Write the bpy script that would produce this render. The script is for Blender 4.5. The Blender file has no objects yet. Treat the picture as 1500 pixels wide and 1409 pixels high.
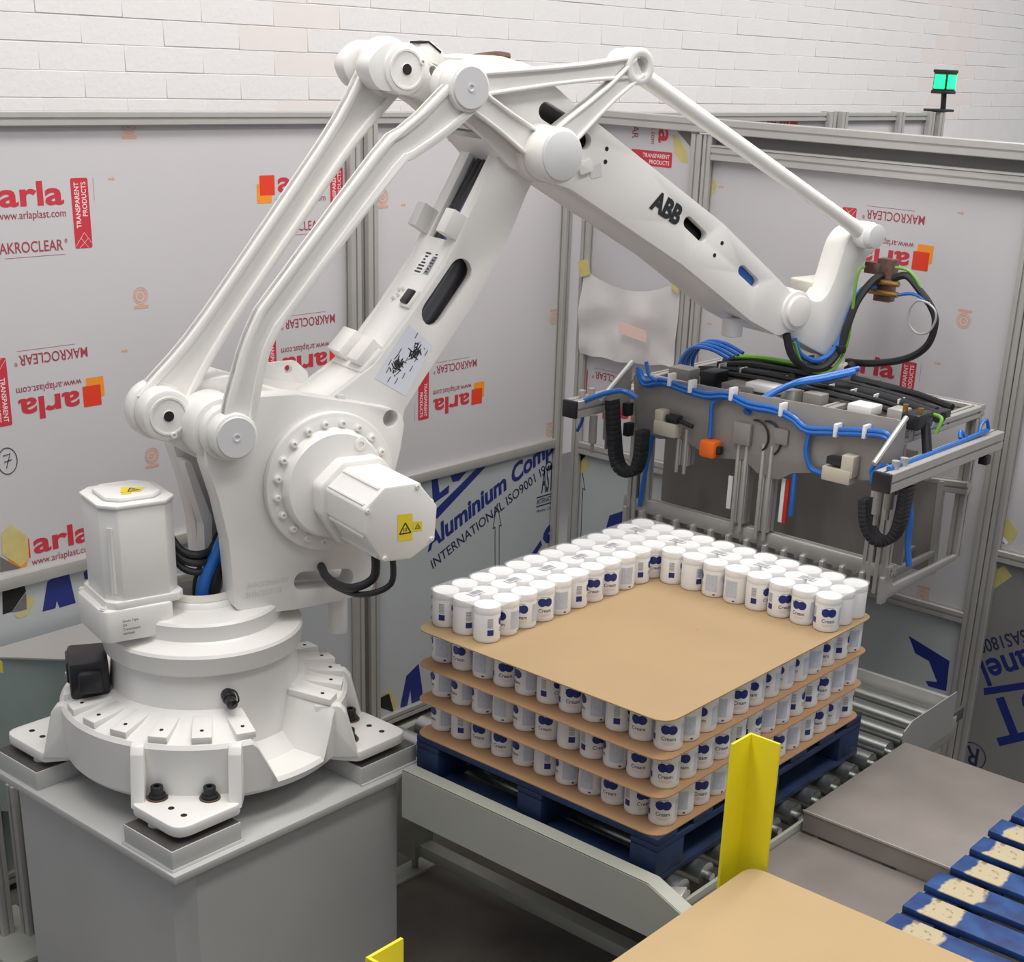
import bpy, bmesh, math, random
from mathutils import Vector, Matrix
from math import sin, cos, pi, radians
random.seed(7)
S = bpy.context.scene
COL = S.collection

# ---------------------------------------------------------------- camera, light, exposure
# World: X runs to the right-front, Y to the right-back, z = 0 is the deck of the loaded blue pallet.
cam_d = bpy.data.cameras.new('camera')
cam = bpy.data.objects.new('camera', cam_d)
COL.objects.link(cam)
right = Vector((0.77223291, 0.63361441, 0.04678792))
down = Vector((0.2720325, -0.26319762, -0.92559458))
fwd = Vector((-0.57415559, 0.72750244, -0.37561358))
M = Matrix((right, -down, -fwd)).transposed().to_4x4()
M.translation = Vector((2.05389, -3.02219, 2.09154))
cam.matrix_world = M
cam_d.sensor_fit = 'HORIZONTAL'
cam_d.sensor_width = 36.0
cam_d.lens = 2116.13 / 1500 * 36
cam_d.shift_x = -0.06446
cam_d.shift_y = 0.15247
cam_d.clip_start = 0.05
S.camera = cam

world = bpy.data.worlds.new('world')
S.world = world
world.use_nodes = True
world.node_tree.nodes['Background'].inputs[0].default_value = (0.78, 0.83, 0.94, 1)
world.node_tree.nodes['Background'].inputs[1].default_value = 0.36

def area(name, loc, sx, sy, power, rot=(0, 0, 0), col=(1.0, 0.965, 0.91)):
    d = bpy.data.lights.new(name, 'AREA')
    d.shape = 'RECTANGLE'; d.size = sx; d.size_y = sy; d.energy = power; d.color = col
    o = bpy.data.objects.new(name, d); COL.objects.link(o)
    o.location = loc; o.rotation_euler = rot
    return o
area('hall_light', (-0.9, -0.8, 4.6), 0.9, 5.0, 145)
area('hall_light', (1.4, 1.0, 4.6), 0.9, 6.0, 130)
area('hall_light', (-0.3, 4.6, 4.6), 0.9, 5.0, 150)
area('hall_light', (4.4, -2.6, 4.6), 0.9, 6.0, 40)
area('hall_light', (0.6, 8.6, 4.6), 0.9, 4.0, 130)

S.view_settings.view_transform = 'Standard'
S.view_settings.look = 'None'
S.view_settings.gamma = 1.0
S.view_settings.use_curve_mapping = False
S.view_settings.exposure = 0.0

# ---------------------------------------------------------------- helpers
def lin(*c):
    if len(c) == 1: c = (c[0],) * 3
    return tuple(((v / 255) / 12.92 if v / 255 <= .04045 else ((v / 255 + .055) / 1.055) ** 2.4) for v in c)

MATS = {}
def mat(name, col, rough=.5, metal=0., var=0., scale=6., bump=0., bscale=60., coat=0., trans=0., emit=0., alpha=1., detail=4., stretch=None, spec=.5):
    m = bpy.data.materials.new(name); m.use_nodes = True
    nt = m.node_tree; b = nt.nodes['Principled BSDF']
    c = lin(*col)
    b.inputs['Base Color'].default_value = (*c, 1)
    b.inputs['Roughness'].default_value = rough
    b.inputs['Metallic'].default_value = metal
    b.inputs['Coat Weight'].default_value = coat
    b.inputs['Coat Roughness'].default_value = .15
    b.inputs['Specular IOR Level'].default_value = spec
    if trans: b.inputs['Subsurface Weight'].default_value = trans; b.inputs['Subsurface Radius'].default_value = (.01, .01, .01)
    if emit: b.inputs['Emission Color'].default_value = (*c, 1); b.inputs['Emission Strength'].default_value = emit
    if alpha < 1: b.inputs['Alpha'].default_value = alpha
    tc = nt.nodes.new('ShaderNodeTexCoord')
    mp = nt.nodes.new('ShaderNodeMapping')
    nt.links.new(tc.outputs['Object'], mp.inputs[0])
    if stretch: mp.inputs['Scale'].default_value = stretch
    if var:
        n = nt.nodes.new('ShaderNodeTexNoise'); n.inputs['Scale'].default_value = scale; n.inputs['Detail'].default_value = detail
        r = nt.nodes.new('ShaderNodeMapRange'); r.inputs['From Min'].default_value = .3; r.inputs['From Max'].default_value = .7
        r.inputs['To Min'].default_value = 1 - var; r.inputs['To Max'].default_value = 1 + var
        x = nt.nodes.new('ShaderNodeVectorMath'); x.operation = 'SCALE'; x.inputs[0].default_value = c
        nt.links.new(mp.outputs[0], n.inputs['Vector']); nt.links.new(n.outputs[0], r.inputs['Value'])
        nt.links.new(r.outputs[0], x.inputs['Scale']); nt.links.new(x.outputs[0], b.inputs['Base Color'])
    if bump:
        n2 = nt.nodes.new('ShaderNodeTexNoise'); n2.inputs['Scale'].default_value = bscale
        bp = nt.nodes.new('ShaderNodeBump'); bp.inputs['Strength'].default_value = bump; bp.inputs['Distance'].default_value = .004
        nt.links.new(mp.outputs[0], n2.inputs['Vector']); nt.links.new(n2.outputs[0], bp.inputs['Height']); nt.links.new(bp.outputs[0], b.inputs['Normal'])
    MATS[name] = m
    return m

mat('robot_white', (232, 230, 226), .38, var=.025, scale=3, coat=.25, bump=.05, bscale=90)
mat('robot_cap', (214, 214, 215), .4, coat=.1)
mat('cast_cream', (224, 220, 208), .45)
mat('pedestal_grey', (188, 188, 186), .5, var=.05, scale=2.5)
mat('shim_steel', (92, 88, 85), .5, metal=.3, var=.15, scale=20)
mat('bolt_black', (40, 41, 44), .45, metal=.4)
mat('rust_ring', (92, 66, 52), .7, var=.3, scale=40)
mat('hole_dark', (26, 24, 24), .8)
mat('aluminium', (188, 186, 182), .42, metal=.4, var=.03, scale=8)
mat('aluminium_dark', (104, 103, 102), .5, metal=.4)
mat('groove', (58, 55, 53), .7)
mat('film_white', (199, 196, 199), .42, var=.025, scale=1.2, coat=.1)
mat('alu_panel', (186, 191, 193), .32, metal=.06, var=.05, scale=1.5)
mat('alu_panel_grey', (146, 146, 145), .4, metal=.2, var=.04, scale=1.5)
mat('bare_panel', (110, 106, 104), .35, var=.1, scale=4)
mat('wall_paint', (226, 224, 224), .75, var=.03, scale=2.2, bump=.45, bscale=45)
mat('wall_mortar', (222, 220, 220), .85, var=.04, scale=5, bump=.4, bscale=60)
mat('wall_peach', (227, 220, 217), .8, var=.03, scale=3)
mat('concrete', (104, 97, 90), .8, var=.22, scale=3.5, bump=.3, bscale=40)
mat('print_red', (196, 52, 66), .5)
mat('print_maroon', (162, 58, 74), .5)
mat('print_orange', (240, 146, 40), .5)
mat('print_overlap', (222, 62, 34), .5)
mat('print_stamp', (212, 164, 138), .5)
mat('print_white', (235, 215, 218), .5)
mat('print_navy', (32, 46, 122), .45)
mat('print_ink', (48, 50, 84), .5)
mat('print_black', (40, 42, 46), .5)
mat('print_grey', (150, 152, 162), .5)
mat('print_pink', (232, 200, 190), .5)
mat('tape_yellow', (214, 200, 130), .55, var=.06, scale=30, alpha=.85)
mat('cardboard_top', (164, 138, 102), .72, var=.05, scale=2.2, bump=.08, bscale=120)
mat('cardboard', (184, 157, 116), .75, var=.035, scale=3.0, bump=.08, bscale=120)
mat('cardboard_brown', (176, 138, 102), .8, var=.06, scale=5)
mat('tub_white', (232, 230, 228), .35, trans=.15, coat=.2)
mat('lid_white', (238, 237, 236), .32, trans=.1, coat=.2)
mat('label_blue', (24, 44, 120), .4)
mat('label_grey', (196, 203, 215), .45, var=.06, scale=90)
mat('label_ink', (62, 64, 78), .5)
mat('pallet_blue', (18, 42, 80), .65, var=.35, scale=9, bump=.3, bscale=50)
mat('steel_plate', (146, 138, 133), .42, metal=.3, var=.12, scale=4, bump=.03, bscale=25)
mat('roller_steel', (178, 182, 180), .28, metal=.9)
mat('black_rubber', (34, 34, 38), .5)
mat('black_gloss', (34, 34, 38), .35)
mat('conduit_grey', (74, 73, 78), .28, coat=.3)
mat('hose_blue', (34, 104, 190), .35, coat=.3)
mat('cable_green', (112, 168, 60), .45)
mat('yellow_paint', (232, 216, 30), .42, var=.02, scale=8, coat=.15)
mat('warning_yellow', (236, 214, 50), .45)
mat('orange_plastic', (240, 110, 30), .4)
mat('beige_block', (196, 188, 172), .5)
mat('gripper_grey', (150, 146, 142), .45, metal=.2, var=.05, scale=6)
mat('gripper_dark', (142, 138, 134), .5, metal=.1, var=.06, scale=5)
mat('label_pale', (222, 227, 238), .45)
mat('copper_box', (120, 92, 84), .35, metal=.5, var=.3, scale=30)
mat('brass', (180, 140, 80), .3, metal=.8)
mat('cabinet_steel', (158, 174, 169), .3, metal=.25, var=.12, scale=5)
mat('cabinet_lid', (164, 161, 158), .5, metal=.1)
mat('conveyor_paint', (170, 171, 161), .45, var=.04, scale=3)
mat('red_strip', (200, 50, 45), .4)
mat('bag_film', (226, 222, 222), .3, var=.04, scale=6, alpha=.82)
mat('lamp_green', (20, 250, 110), .3, emit=3.0)
mat('lamp_dark_green', (10, 120, 60), .3)
mat('laser_red', (255, 60, 50), .4, emit=1.2)

# clear wrap: mostly see-through, a little gloss
m = bpy.data.materials.new('clear_wrap'); m.use_nodes = True; nt = m.node_tree; nt.nodes.clear()
mo = nt.nodes.new('ShaderNodeOutputMaterial'); mx = nt.nodes.new('ShaderNodeMixShader'); tr = nt.nodes.new('ShaderNodeBsdfTransparent')
gl = nt.nodes.new('ShaderNodeBsdfPrincipled'); gl.inputs['Roughness'].default_value = .18; gl.inputs['Base Color'].default_value = (.86, .86, .89, 1)
mx.inputs[0].default_value = .16
nt.links.new(tr.outputs[0], mx.inputs[1]); nt.links.new(gl.outputs[0], mx.inputs[2]); nt.links.new(mx.outputs[0], mo.inputs[0])
MATS['clear_wrap'] = m

# worn blue paint on board ends, bare wood shows through (object space of each board: x = 0 at the end)
m = bpy.data.materials.new('worn_board'); m.use_nodes = True; nt = m.node_tree; b = nt.nodes['Principled BSDF']
b.inputs['Roughness'].default_value = .6
tc = nt.nodes.new('ShaderNodeTexCoord'); sp = nt.nodes.new('ShaderNodeSeparateXYZ'); nt.links.new(tc.outputs['Object'], sp.inputs[0])
oi = nt.nodes.new('ShaderNodeObjectInfo')
nz = nt.nodes.new('ShaderNodeTexNoise'); nz.inputs['Scale'].default_value = 16; nz.noise_dimensions = '4D'
nt.links.new(tc.outputs['Object'], nz.inputs['Vector']); nt.links.new(oi.outputs['Random'], nz.inputs['W'])
def mth(op, a, bb, clamp=False):
    n = nt.nodes.new('ShaderNodeMath'); n.operation = op; n.use_clamp = clamp
    for i, v in enumerate((a, bb)):
        if isinstance(v, (int, float)): n.inputs[i].default_value = v
        else: nt.links.new(v, n.inputs[i])
    return n.outputs[0]
off = mth('MULTIPLY', mth('SUBTRACT', nz.outputs[0], .5), .07)
d = mth('ABSOLUTE', mth('SUBTRACT', mth('ADD', sp.outputs[0], off), .100), 0)
wear = mth('MULTIPLY', mth('SUBTRACT', -.0 + .056, d), 120, True)
zt = mth('MULTIPLY', mth('SUBTRACT', sp.outputs[2], -.004), 900, True)
wear = mth('MULTIPLY', wear, zt)
cw = nt.nodes.new('ShaderNodeMix'); cw.data_type = 'RGBA'
nz2 = nt.nodes.new('ShaderNodeTexNoise'); nz2.inputs['Scale'].default_value = 38; nt.links.new(tc.outputs['Object'], nz2.inputs['Vector'])
rp = nt.nodes.new('ShaderNodeValToRGB'); rp.color_ramp.elements[0].position = .28; rp.color_ramp.elements[0].color = (*lin(120, 96, 62), 1)
rp.color_ramp.elements[1].position = .42; rp.color_ramp.elements[1].color = (*lin(188, 174, 144), 1); nt.links.new(nz2.outputs[0], rp.inputs[0])
rb = nt.nodes.new('ShaderNodeValToRGB'); rb.color_ramp.elements[0].position = .3; rb.color_ramp.elements[0].color = (*lin(20, 42, 98), 1)
rb.color_ramp.elements[1].position = .7; rb.color_ramp.elements[1].color = (*lin(34, 80, 142), 1); nt.links.new(nz.outputs[0], rb.inputs[0])
nt.links.new(wear, cw.inputs[0]); nt.links.new(rb.outputs[0], cw.inputs[6]); nt.links.new(rp.outputs[0], cw.inputs[7]); nt.links.new(cw.outputs[2], b.inputs['Base Color'])
MATS['worn_board'] = m

V = Vector
EX, EY, EZ = V((1, 0, 0)), V((0, 1, 0)), V((0, 0, 1))

class MB:
    """collects shapes; build() links them as ONE mesh object"""
    def __init__(self): self.v = []; self.f = []; self.m = []; self.mi = 0
    def add(self, vs, fs):
        o = len(self.v); self.v += [tuple(x) for x in vs]
        self.f += [[i + o for i in q] for q in fs]; self.m += [self.mi] * len(fs); return self
    def bm(self, bm):
        bm.verts.ensure_lookup_table(); bm.verts.index_update()
        self.add([v.co.copy() for v in bm.verts], [[v.index for v in f.verts] for f in bm.faces]); bm.free(); return self
    def box(self, x0, x1, y0, y1, z0, z1, bev=0., seg=2):
        bm = bmesh.new(); bmesh.ops.create_cube(bm, size=1)
        for v in bm.verts: v.co = V(((x0 + x1) / 2 + v.co.x * (x1 - x0), (y0 + y1) / 2 + v.co.y * (y1 - y0), (z0 + z1) / 2 + v.co.z * (z1 - z0)))
        if bev: bmesh.ops.bevel(bm, geom=bm.edges[:], offset=bev, segments=seg, affect='EDGES', profile=.5)
        return self.bm(bm)
    def obox(self, c, ax, ay, az, bev=0.):
        """oriented box, half-extent vectors"""
        bm = bmesh.new(); bmesh.ops.create_cube(bm, size=2)
        if bev:
            L = [a.length for a in (ax, ay, az)]
            for v in bm.verts: v.co = V((v.co.x * L[0], v.co.y * L[1], v.co.z * L[2]))
            bmesh.ops.bevel(bm, geom=bm.edges[:], offset=bev, segments=2, affect='EDGES', profile=.5)
            for v in bm.verts: v.co = c + ax.normalized() * v.co.x + ay.normalized() * v.co.y + az.normalized() * v.co.z
        else:
            for v in bm.verts: v.co = c + ax * v.co.x + ay * v.co.y + az * v.co.z
        return self.bm(bm)
    def prism(self, loops, fr, t0, t1, bev=0., seg=2):
        """2D loops (outer, holes...) in frame fr=(origin, ax, ay, an), from t0 to t1 along an"""
        if not isinstance(loops[0][0], (tuple, list)) : loops = [loops]
        bm = bmesh.new(); O, ax, ay, an = fr; edges = []
        for i, L in enumerate(loops):
            A = sum(L[k - 1][0] * L[k][1] - L[k][0] * L[k - 1][1] for k in range(len(L)))
            if (A > 0) != (i == 0): L = L[::-1]
            vs = [bm.verts.new((p[0], p[1], t0)) for p in L]
            if len(loops) == 1: bm.faces.new(vs)
            else: edges += [bm.edges.new((vs[k - 1], vs[k])) for k in range(len(vs))]
        if len(loops) > 1:
            bmesh.ops.triangle_fill(bm, use_beauty=True, edges=edges)
            for f in bm.faces:
                if f.normal.z < 0 or (f.normal_update() or f.normal.z < 0): f.normal_flip()
        for f in bm.faces: f.normal_update()
        base = bm.faces[:]
        r = bmesh.ops.extrude_face_region(bm, geom=base)
        for q in r['geom']:
            if isinstance(q, bmesh.types.BMVert): q.co.z = t1
        bmesh.ops.recalc_face_normals(bm, faces=bm.faces[:])
        if bev:
            bm.normal_update()
            rim = [e for e in bm.edges if len(e.link_faces) == 2 and abs(abs(e.link_faces[0].normal.z) - abs(e.link_faces[1].normal.z)) > .5]
            bmesh.ops.bevel(bm, geom=rim, offset=bev, segments=seg, affect='EDGES', profile=.5, clamp_overlap=True)
        for v in bm.verts: v.co = O + ax * v.co.x + ay * v.co.y + an * v.co.z
        return self.bm(bm)
    def flat(self, loop, fr, t=0.):
        O, ax, ay, an = fr
        return self.add([O + ax * p[0] + ay * p[1] + an * t for p in loop], [list(range(len(loop)))])
    def rev(self, prof, c=V((0, 0, 0)), ax=EZ, seg=48):
        """profile of (radius, height along ax)"""
        a = ax.normalized(); x = a.orthogonal().normalized(); y = a.cross(x); vs = []; fs = []; n = len(prof)
        for i in range(seg):
            d = x * cos(2 * pi * i / seg) + y * sin(2 * pi * i / seg)
            vs += [c + d * max(r, 1e-5) + a * h for r, h in prof]
        for i in range(seg):
            j = (i + 1) % seg
            for k in range(n - 1): fs.append([i * n + k, j * n + k, j * n + k + 1, i * n + k + 1])
        return self.add(vs, fs)
    def cyl(self, p0, p1, r0, r1=None, seg=20, bev=0.):
        r1 = r0 if r1 is None else r1; p0 = V(p0); p1 = V(p1); L = (p1 - p0).length
        if bev: prof = [(0, 0), (r0 - bev, 0), (r0 - bev * .3, bev * .3), (r0, bev), (r1, L - bev), (r1 - bev * .3, L - bev * .3), (r1 - bev, L), (0, L)]
        else: prof = [(0, 0), (r0, 0), (r1, L), (0, L)]
        return self.rev(prof, p0, p1 - p0, seg)
    def tube(self, pts, r, seg=8, sub=6, close=False):
        pts = [V(p) for p in pts]; P = []
        if len(pts) > 2 and sub > 1:
            n = len(pts)
            for i in range(n - 1):
                a, b, c, d = pts[max(i - 1, 0)], pts[i], pts[i + 1], pts[min(i + 2, n - 1)]
                for k in range(sub):
                    t = k / sub
                    P.append(.5 * (2 * b + (c - a) * t + (2 * a - 5 * b + 4 * c - d) * t * t + (3 * b - a - 3 * c + d) * t ** 3))
            P.append(pts[-1])
        else: P = pts
        vs = []; fs = []; n = len(P); up = None
        for i in range(n):
            t = (P[min(i + 1, n - 1)] - P[max(i - 1, 0)]).normalized()
            if up is None: up = t.orthogonal().normalized()
            up = (up - t * up.dot(t)).normalized(); y = t.cross(up)
            rr = r if not callable(r) else r(i / (n - 1))
            vs += [P[i] + (up * cos(2 * pi * k / seg) + y * sin(2 * pi * k / seg)) * rr for k in range(seg)]
        for i in range(n - 1):
            for k in range(seg):
                l = (k + 1) % seg; fs.append([i * seg + k, i * seg + l, (i + 1) * seg + l, (i + 1) * seg + k])
        fs += [list(range(seg))[::-1], [(n - 1) * seg + k for k in range(seg)]]
        return self.add(vs, fs)
    def mesh(self, name, mats, smooth=True, angle=40, origin=V((0, 0, 0))):
        me = bpy.data.meshes.new(name)
        me.from_pydata([(x[0] - origin[0], x[1] - origin[1], x[2] - origin[2]) for x in self.v], [], self.f)
        for q in ([mats] if isinstance(mats, str) else mats): me.materials.append(MATS[q])
        me.polygons.foreach_set('material_index', self.m)
        if smooth:
            me.polygons.foreach_set('use_smooth', [True] * len(me.polygons))
            me.set_sharp_from_angle(angle=radians(angle))
        me.update(); return me

def wloc(o):
    p = V((0, 0, 0))
    while o: p = p + o.location; o = o.parent
    return p
def link(name, me, parent=None, loc=(0, 0, 0), rot=None):
    o = bpy.data.objects.new(name, me); COL.objects.link(o); o.parent = parent; o.location = loc
    if rot is not None: o.rotation_euler = rot
    return o
def part(name, mb, mats, parent=None, label=None, **k):
    """mb in world space; parents only translate"""
    o = link(name, mb.mesh(name, mats, origin=wloc(parent), **k), parent)
    if label: o['label'] = label
    return o
def tag(o, label, cat, group=None, kind=None):
    o['label'] = label; o['category'] = cat
    if group: o['group'] = group
    if kind: o['kind'] = kind
    return o
def thing(name, label, cat, loc=(0, 0, 0), group=None):
    o = bpy.data.objects.new(name, None); COL.objects.link(o); o.location = loc; o.empty_display_size = .1
    return tag(o, label, cat, group)
def solo(name, mb, mats, label, cat, group=None, **k):
    """a thing that is one mesh; origin at its base centre"""
    xs = [v[0] for v in mb.v]; ys = [v[1] for v in mb.v]; zs = [v[2] for v in mb.v]
    o = V(((min(xs) + max(xs)) / 2, (min(ys) + max(ys)) / 2, min(zs)))
    return tag(link(name, mb.mesh(name, mats, origin=o, **k), None, o), label, cat, group)
def struct(name, mb, mats, **k):
    o = link(name, mb.mesh(name, mats, **k)); o['kind'] = 'structure'; return o

def rnd(poly, r, seg=4):
    """round the corners of a 2D polygon; r a number or one per corner"""
    out = []; n = len(poly)
    for i in range(n):
        p = V((*poly[i], 0)); a = V((*poly[i - 1], 0)) - p; b = V((*poly[(i + 1) % n], 0)) - p
        rr = r[i] if isinstance(r, (list, tuple)) else r
        th = a.angle(b, pi)
        if rr <= 0 or th > 3.05: out.append((p.x, p.y)); continue
        t = min(rr / math.tan(th / 2), a.length * .48, b.length * .48)
        p0 = p + a.normalized() * t; p1 = p + b.normalized() * t
        for k in range(seg + 1):
            s = k / seg; q = p0 * (1 - s) ** 2 + p * 2 * s * (1 - s) + p1 * s * s
            out.append((q.x, q.y))
    return out
def circ(x, y, r, n=24, ph=0): return [(x + r * cos(2 * pi * i / n + ph), y + r * sin(2 * pi * i / n + ph)) for i in range(n)]
def rect(x0, x1, y0, y1): return [(x0, y0), (x1, y0), (x1, y1), (x0, y1)]
def smooth2(pts, sub=4, closed=True):
    out = []; n = len(pts)
    for i in range(n if closed else n - 1):
        g = (lambda j: pts[j % n]) if closed else (lambda j: pts[min(max(j, 0), n - 1)])
        a, b, c, d = (V(g(i + j)) for j in (-1, 0, 1, 2))
        for k in range(sub):
            t = k / sub; q = .5 * (2 * b + (c - a) * t + (2 * a - 5 * b + 4 * c - d) * t * t + (3 * b - a - 3 * c + d) * t ** 3); out.append((q.x, q.y))
    if not closed: out.append(tuple(pts[-1]))
    return out
def slot(p, q, r, n=8):
    """stadium outline around the segment p-q"""
    a = math.atan2(q[1] - p[1], q[0] - p[0])
    return [(q[0] + r * cos(a - pi / 2 + pi * i / n), q[1] + r * sin(a - pi / 2 + pi * i / n)) for i in range(n + 1)] + \
           [(p[0] + r * cos(a + pi / 2 + pi * i / n), p[1] + r * sin(a + pi / 2 + pi * i / n)) for i in range(n + 1)]

TXT = {}
def text2d(body, bold=0., shear=0.):
    """outline text as flat faces, height of capitals = 1, starts at x = 0"""
    key = (body, bold, shear)
    if key not in TXT:
        cu = bpy.data.curves.new('text', 'FONT'); cu.body = body; cu.size = 1.4; cu.offset = bold; cu.shear = shear; cu.resolution_u = 3
        o = bpy.data.objects.new('text', cu); COL.objects.link(o)
        dg = bpy.context.evaluated_depsgraph_get(); me = bpy.data.meshes.new_from_object(o.evaluated_get(dg))
        vs = [tuple(v.co[:2]) for v in me.vertices]; fs = [list(q.vertices) for q in me.polygons]
        bpy.data.objects.remove(o); bpy.data.curves.remove(cu); bpy.data.meshes.remove(me)
        x0 = min(v[0] for v in vs); x1 = max(v[0] for v in vs)
        TXT[key] = ([(x - x0, y) for x, y in vs], fs, x1 - x0)
    return TXT[key]
def put_text(mb, body, fr, x, y, h, w=None, rot=0., bold=0., shear=0., t=.0004):
    """text at (x, y) of frame, capital height h, total width w"""
    vs, fs, W = text2d(body, bold, shear); sx = (w / W) if w else h
    O, ax, ay, an = fr; c, s = cos(rot), sin(rot)
    mb.add([O + ax * (x + c * a * sx - s * b * h) + ay * (y + s * a * sx + c * b * h) + an * t for a, b in vs], fs)
def frame(o, ax, ay): return (V(o), V(ax), V(ay), V(ax).cross(V(ay)))

# ================================================================ the setting
FZ = -0.92
b = MB().box(-3.3, 7.0, -6.0, 15.9, FZ - .1, FZ)
struct('floor', b, 'concrete')
WX = -3.0
b = MB().box(WX - .25, WX, -5.0, 15.9, FZ, 3.6)
wall = struct('wall_back', b, 'wall_mortar')
# painted block courses that show above the fence, every block proud of its joint
CH, BL = .0945, .36
bv = []
for k in range(3):
    q = MB().box(-.003, .0026 + .0008 * k, .0004, BL - .0004, .0016 + .0010 * k, CH - .0006, .0014, 1)
    bv.append(q.mesh('brick', 'wall_paint'))
bp = MB().box(-.003, .0024, .0006, BL - .0006, .0016, CH - .0006, .0012, 1).mesh('brick', 'wall_peach')
for c in range(-4, 7):
    z = 2.125 + c * CH
    y = -1.0 + (BL / 2 if c % 2 else 0)
    while y < 9.6:
        if z < 2.26 + .07 * max(y, 0):
            me = bp if (1.0 < y + BL / 2 < 1.34 or 7.05 < y + BL / 2 < 7.75) and random.random() < .9 else random.choice(bv)
            link('brick', me, wall, (WX + random.uniform(-.001, .001), y, z))
        y += BL

# ---------------------------------------------------------------- aluminium profile and fence pieces
def profile(mb, p0, p1, s=.045, up=None, g=.009, dp=.008, s2=None):
    """T-slot extrusion from p0 to p1, section s x s2, a groove down the middle of each face"""
    p0, p1 = V(p0), V(p1); a = (p1 - p0); L = a.length; a.normalize()
    y = V(up) if up else (EZ if abs(a.z) < .9 else EX)
    x = y.cross(a).normalized(); y = a.cross(x); h = s / 2; h2 = (s2 or s) / 2; k = g / 2; c = .003
    sec = [(-h + c, -h2), (-k, -h2), (-k, -h2 + dp), (k, -h2 + dp), (k, -h2), (h - c, -h2), (h, -h2 + c), (h, -k), (h - dp, -k), (h - dp, k), (h, k), (h, h2 - c), (h - c, h2),
           (k, h2), (k, h2 - dp), (-k, h2 - dp), (-k, h2), (-h + c, h2), (-h, h2 - c), (-h, k), (-h + dp, k), (-h + dp, -k), (-h, -k), (-h, -h2 + c)]
    return mb.prism(sec, (p0, x, y, x.cross(y)), 0, L) if x.cross(y).dot(a) > 0 else mb.prism(sec, (p0, x, y, a), 0, L)

# ---- printed film pattern
def logo_block(mb_mats=None):
    """one printed block: squares, wordmark, address, product line, red side box"""
    m = MB(); fr = frame((0, 0, 0), EX, EY)
    m.mi = 2; m.flat(rnd(rect(-.100, -.030, -.040, .031), .004), fr, .0002)
    m.mi = 3; m.flat(rnd(rect(-.086, -.014, -.012, .061), .004), fr, .0003)
    m.mi = 0; put_text(m, 'arla', fr, 0, 0, .076, .235, bold=.035)
    m.mi = 1; put_text(m, 'www.arlaplast.com', fr, -.012, -.042, .026, .25)
    put_text(m, 'MAKROCLEAR', fr, -.045, -.150, .036, .262, bold=.008)
    put_text(m, '®', fr, .224, -.128, .014, .012)
    m.flat(rect(.0, .222, -.1655, -.1643), fr, .0002)
    m.flat(rect(.3505, .3515, .005, .080), fr, .0002)
    m.mi = 0; m.flat(rnd(rect(.264, .330, -.150, .080), .007), fr, .0002)
    m.mi = 4; put_text(m, 'TRANSPARENT', fr, .293, -.083, .018, .150, rot=pi / 2, bold=.02, t=.0005)
    put_text(m, 'PRODUCTS', fr, .320, -.045, .018, .112, rot=pi / 2, bold=.02, t=.0005)
    for a, c in (((.266, -.143), (.302, -.098)), ((.302, -.098), (.328, -.135)), ((.28, -.149), (.318, -.116)), ((.288, -.117), (.315, -.149))):
        d = V((c[0] - a[0], c[1] - a[1])).normalized() * .0006
        m.flat([(a[0] - d.y, a[1] + d.x), (a[0] + d.y, a[1] - d.x), (c[0] + d.y, c[1] - d.x), (c[0] - d.y, c[1] + d.x)], fr, .0005)
    return m
LM = ['print_red', 'print_maroon', 'print_orange', 'print_overlap', 'print_white']
LOGO = logo_block().mesh('printed_logo', LM, smooth=False)
def cut_block(side):
    m = MB(); fr = frame((0, 0, 0), EX, EY)
    if side:
        m.mi = 0; put_text(m, 'a', fr, .165, 0, .076, .062, bold=.035); m.flat(rnd(rect(.264, .330, -.150, .080), .007), fr, .0002)
        m.mi = 1; put_text(m, 'EAR', fr, .145, -.150, .036, .074, bold=.008); put_text(m, 't.com', fr, .165, -.042, .026, .07)
    else:
        m.mi = 2; m.flat(rnd(rect(-.100, -.030, -.010, .031), .004), fr, .0002)
        m.mi = 3; m.flat(rnd(rect(-.086, -.014, -.010, .061), .004), fr, .0003)
        m.mi = 0; put_text(m, 'arla', fr, 0, 0, .076, .235, bold=.035); m.flat(rnd(rect(.264, .330, -.010, .080), .007), fr, .0002)
    y0 = -.083 if side else .0
    m.mi = 4; put_text(m, 'TRANSPARENT' if side else 'RENT', fr, .293, y0, .018, .150 if side else .06, rot=pi / 2, bold=.02, t=.0005)
    put_text(m, 'PRODUCTS' if side else 'CTS', fr, .320, y0 + .038 * bool(side), .018, .112 if side else .04, rot=pi / 2, bold=.02, t=.0005)
    return m
LOGO_TOP = cut_block(0).mesh('printed_logo', LM, smooth=False); LOGO_SIDE = cut_block(1).mesh('printed_logo', LM, smooth=False)
def stamp_mesh():
    m = MB(); fr = frame((0, 0, 0), EX, EY)
    for r0, r1 in ((.031, .028), (.024, .019), (.012, .004)):
        n = 28
        for i in range(n):
            a0, a1 = 2 * pi * i / n, 2 * pi * (i + 1) / n
            m.flat([(r0 * cos(a0), r0 * sin(a0)), (r0 * cos(a1), r0 * sin(a1)), (r1 * cos(a1), r1 * sin(a1)), (r1 * cos(a0), r1 * sin(a0))], fr, .0002)
    m.flat(rect(-.03, .03, -.045, -.034), fr, .0002)
    return m.mesh('printed_stamp', 'print_stamp', smooth=False)
STAMP = stamp_mesh()
def arrow_mesh():
    m = MB(); fr = frame((0, 0, 0), EX, EY)
    m.flat([(-.014, -.003), (.004, -.003), (.004, -.008), (.015, 0), (.004, .008), (.004, .003), (-.014, .003)], fr, .0002)
    return m.mesh('printed_arrow', 'print_stamp', smooth=False)
ARROW = arrow_mesh()
RX = (pi / 2, 0, pi / 2)      # local x -> world Y, local y -> world Z (facing +X)
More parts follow.
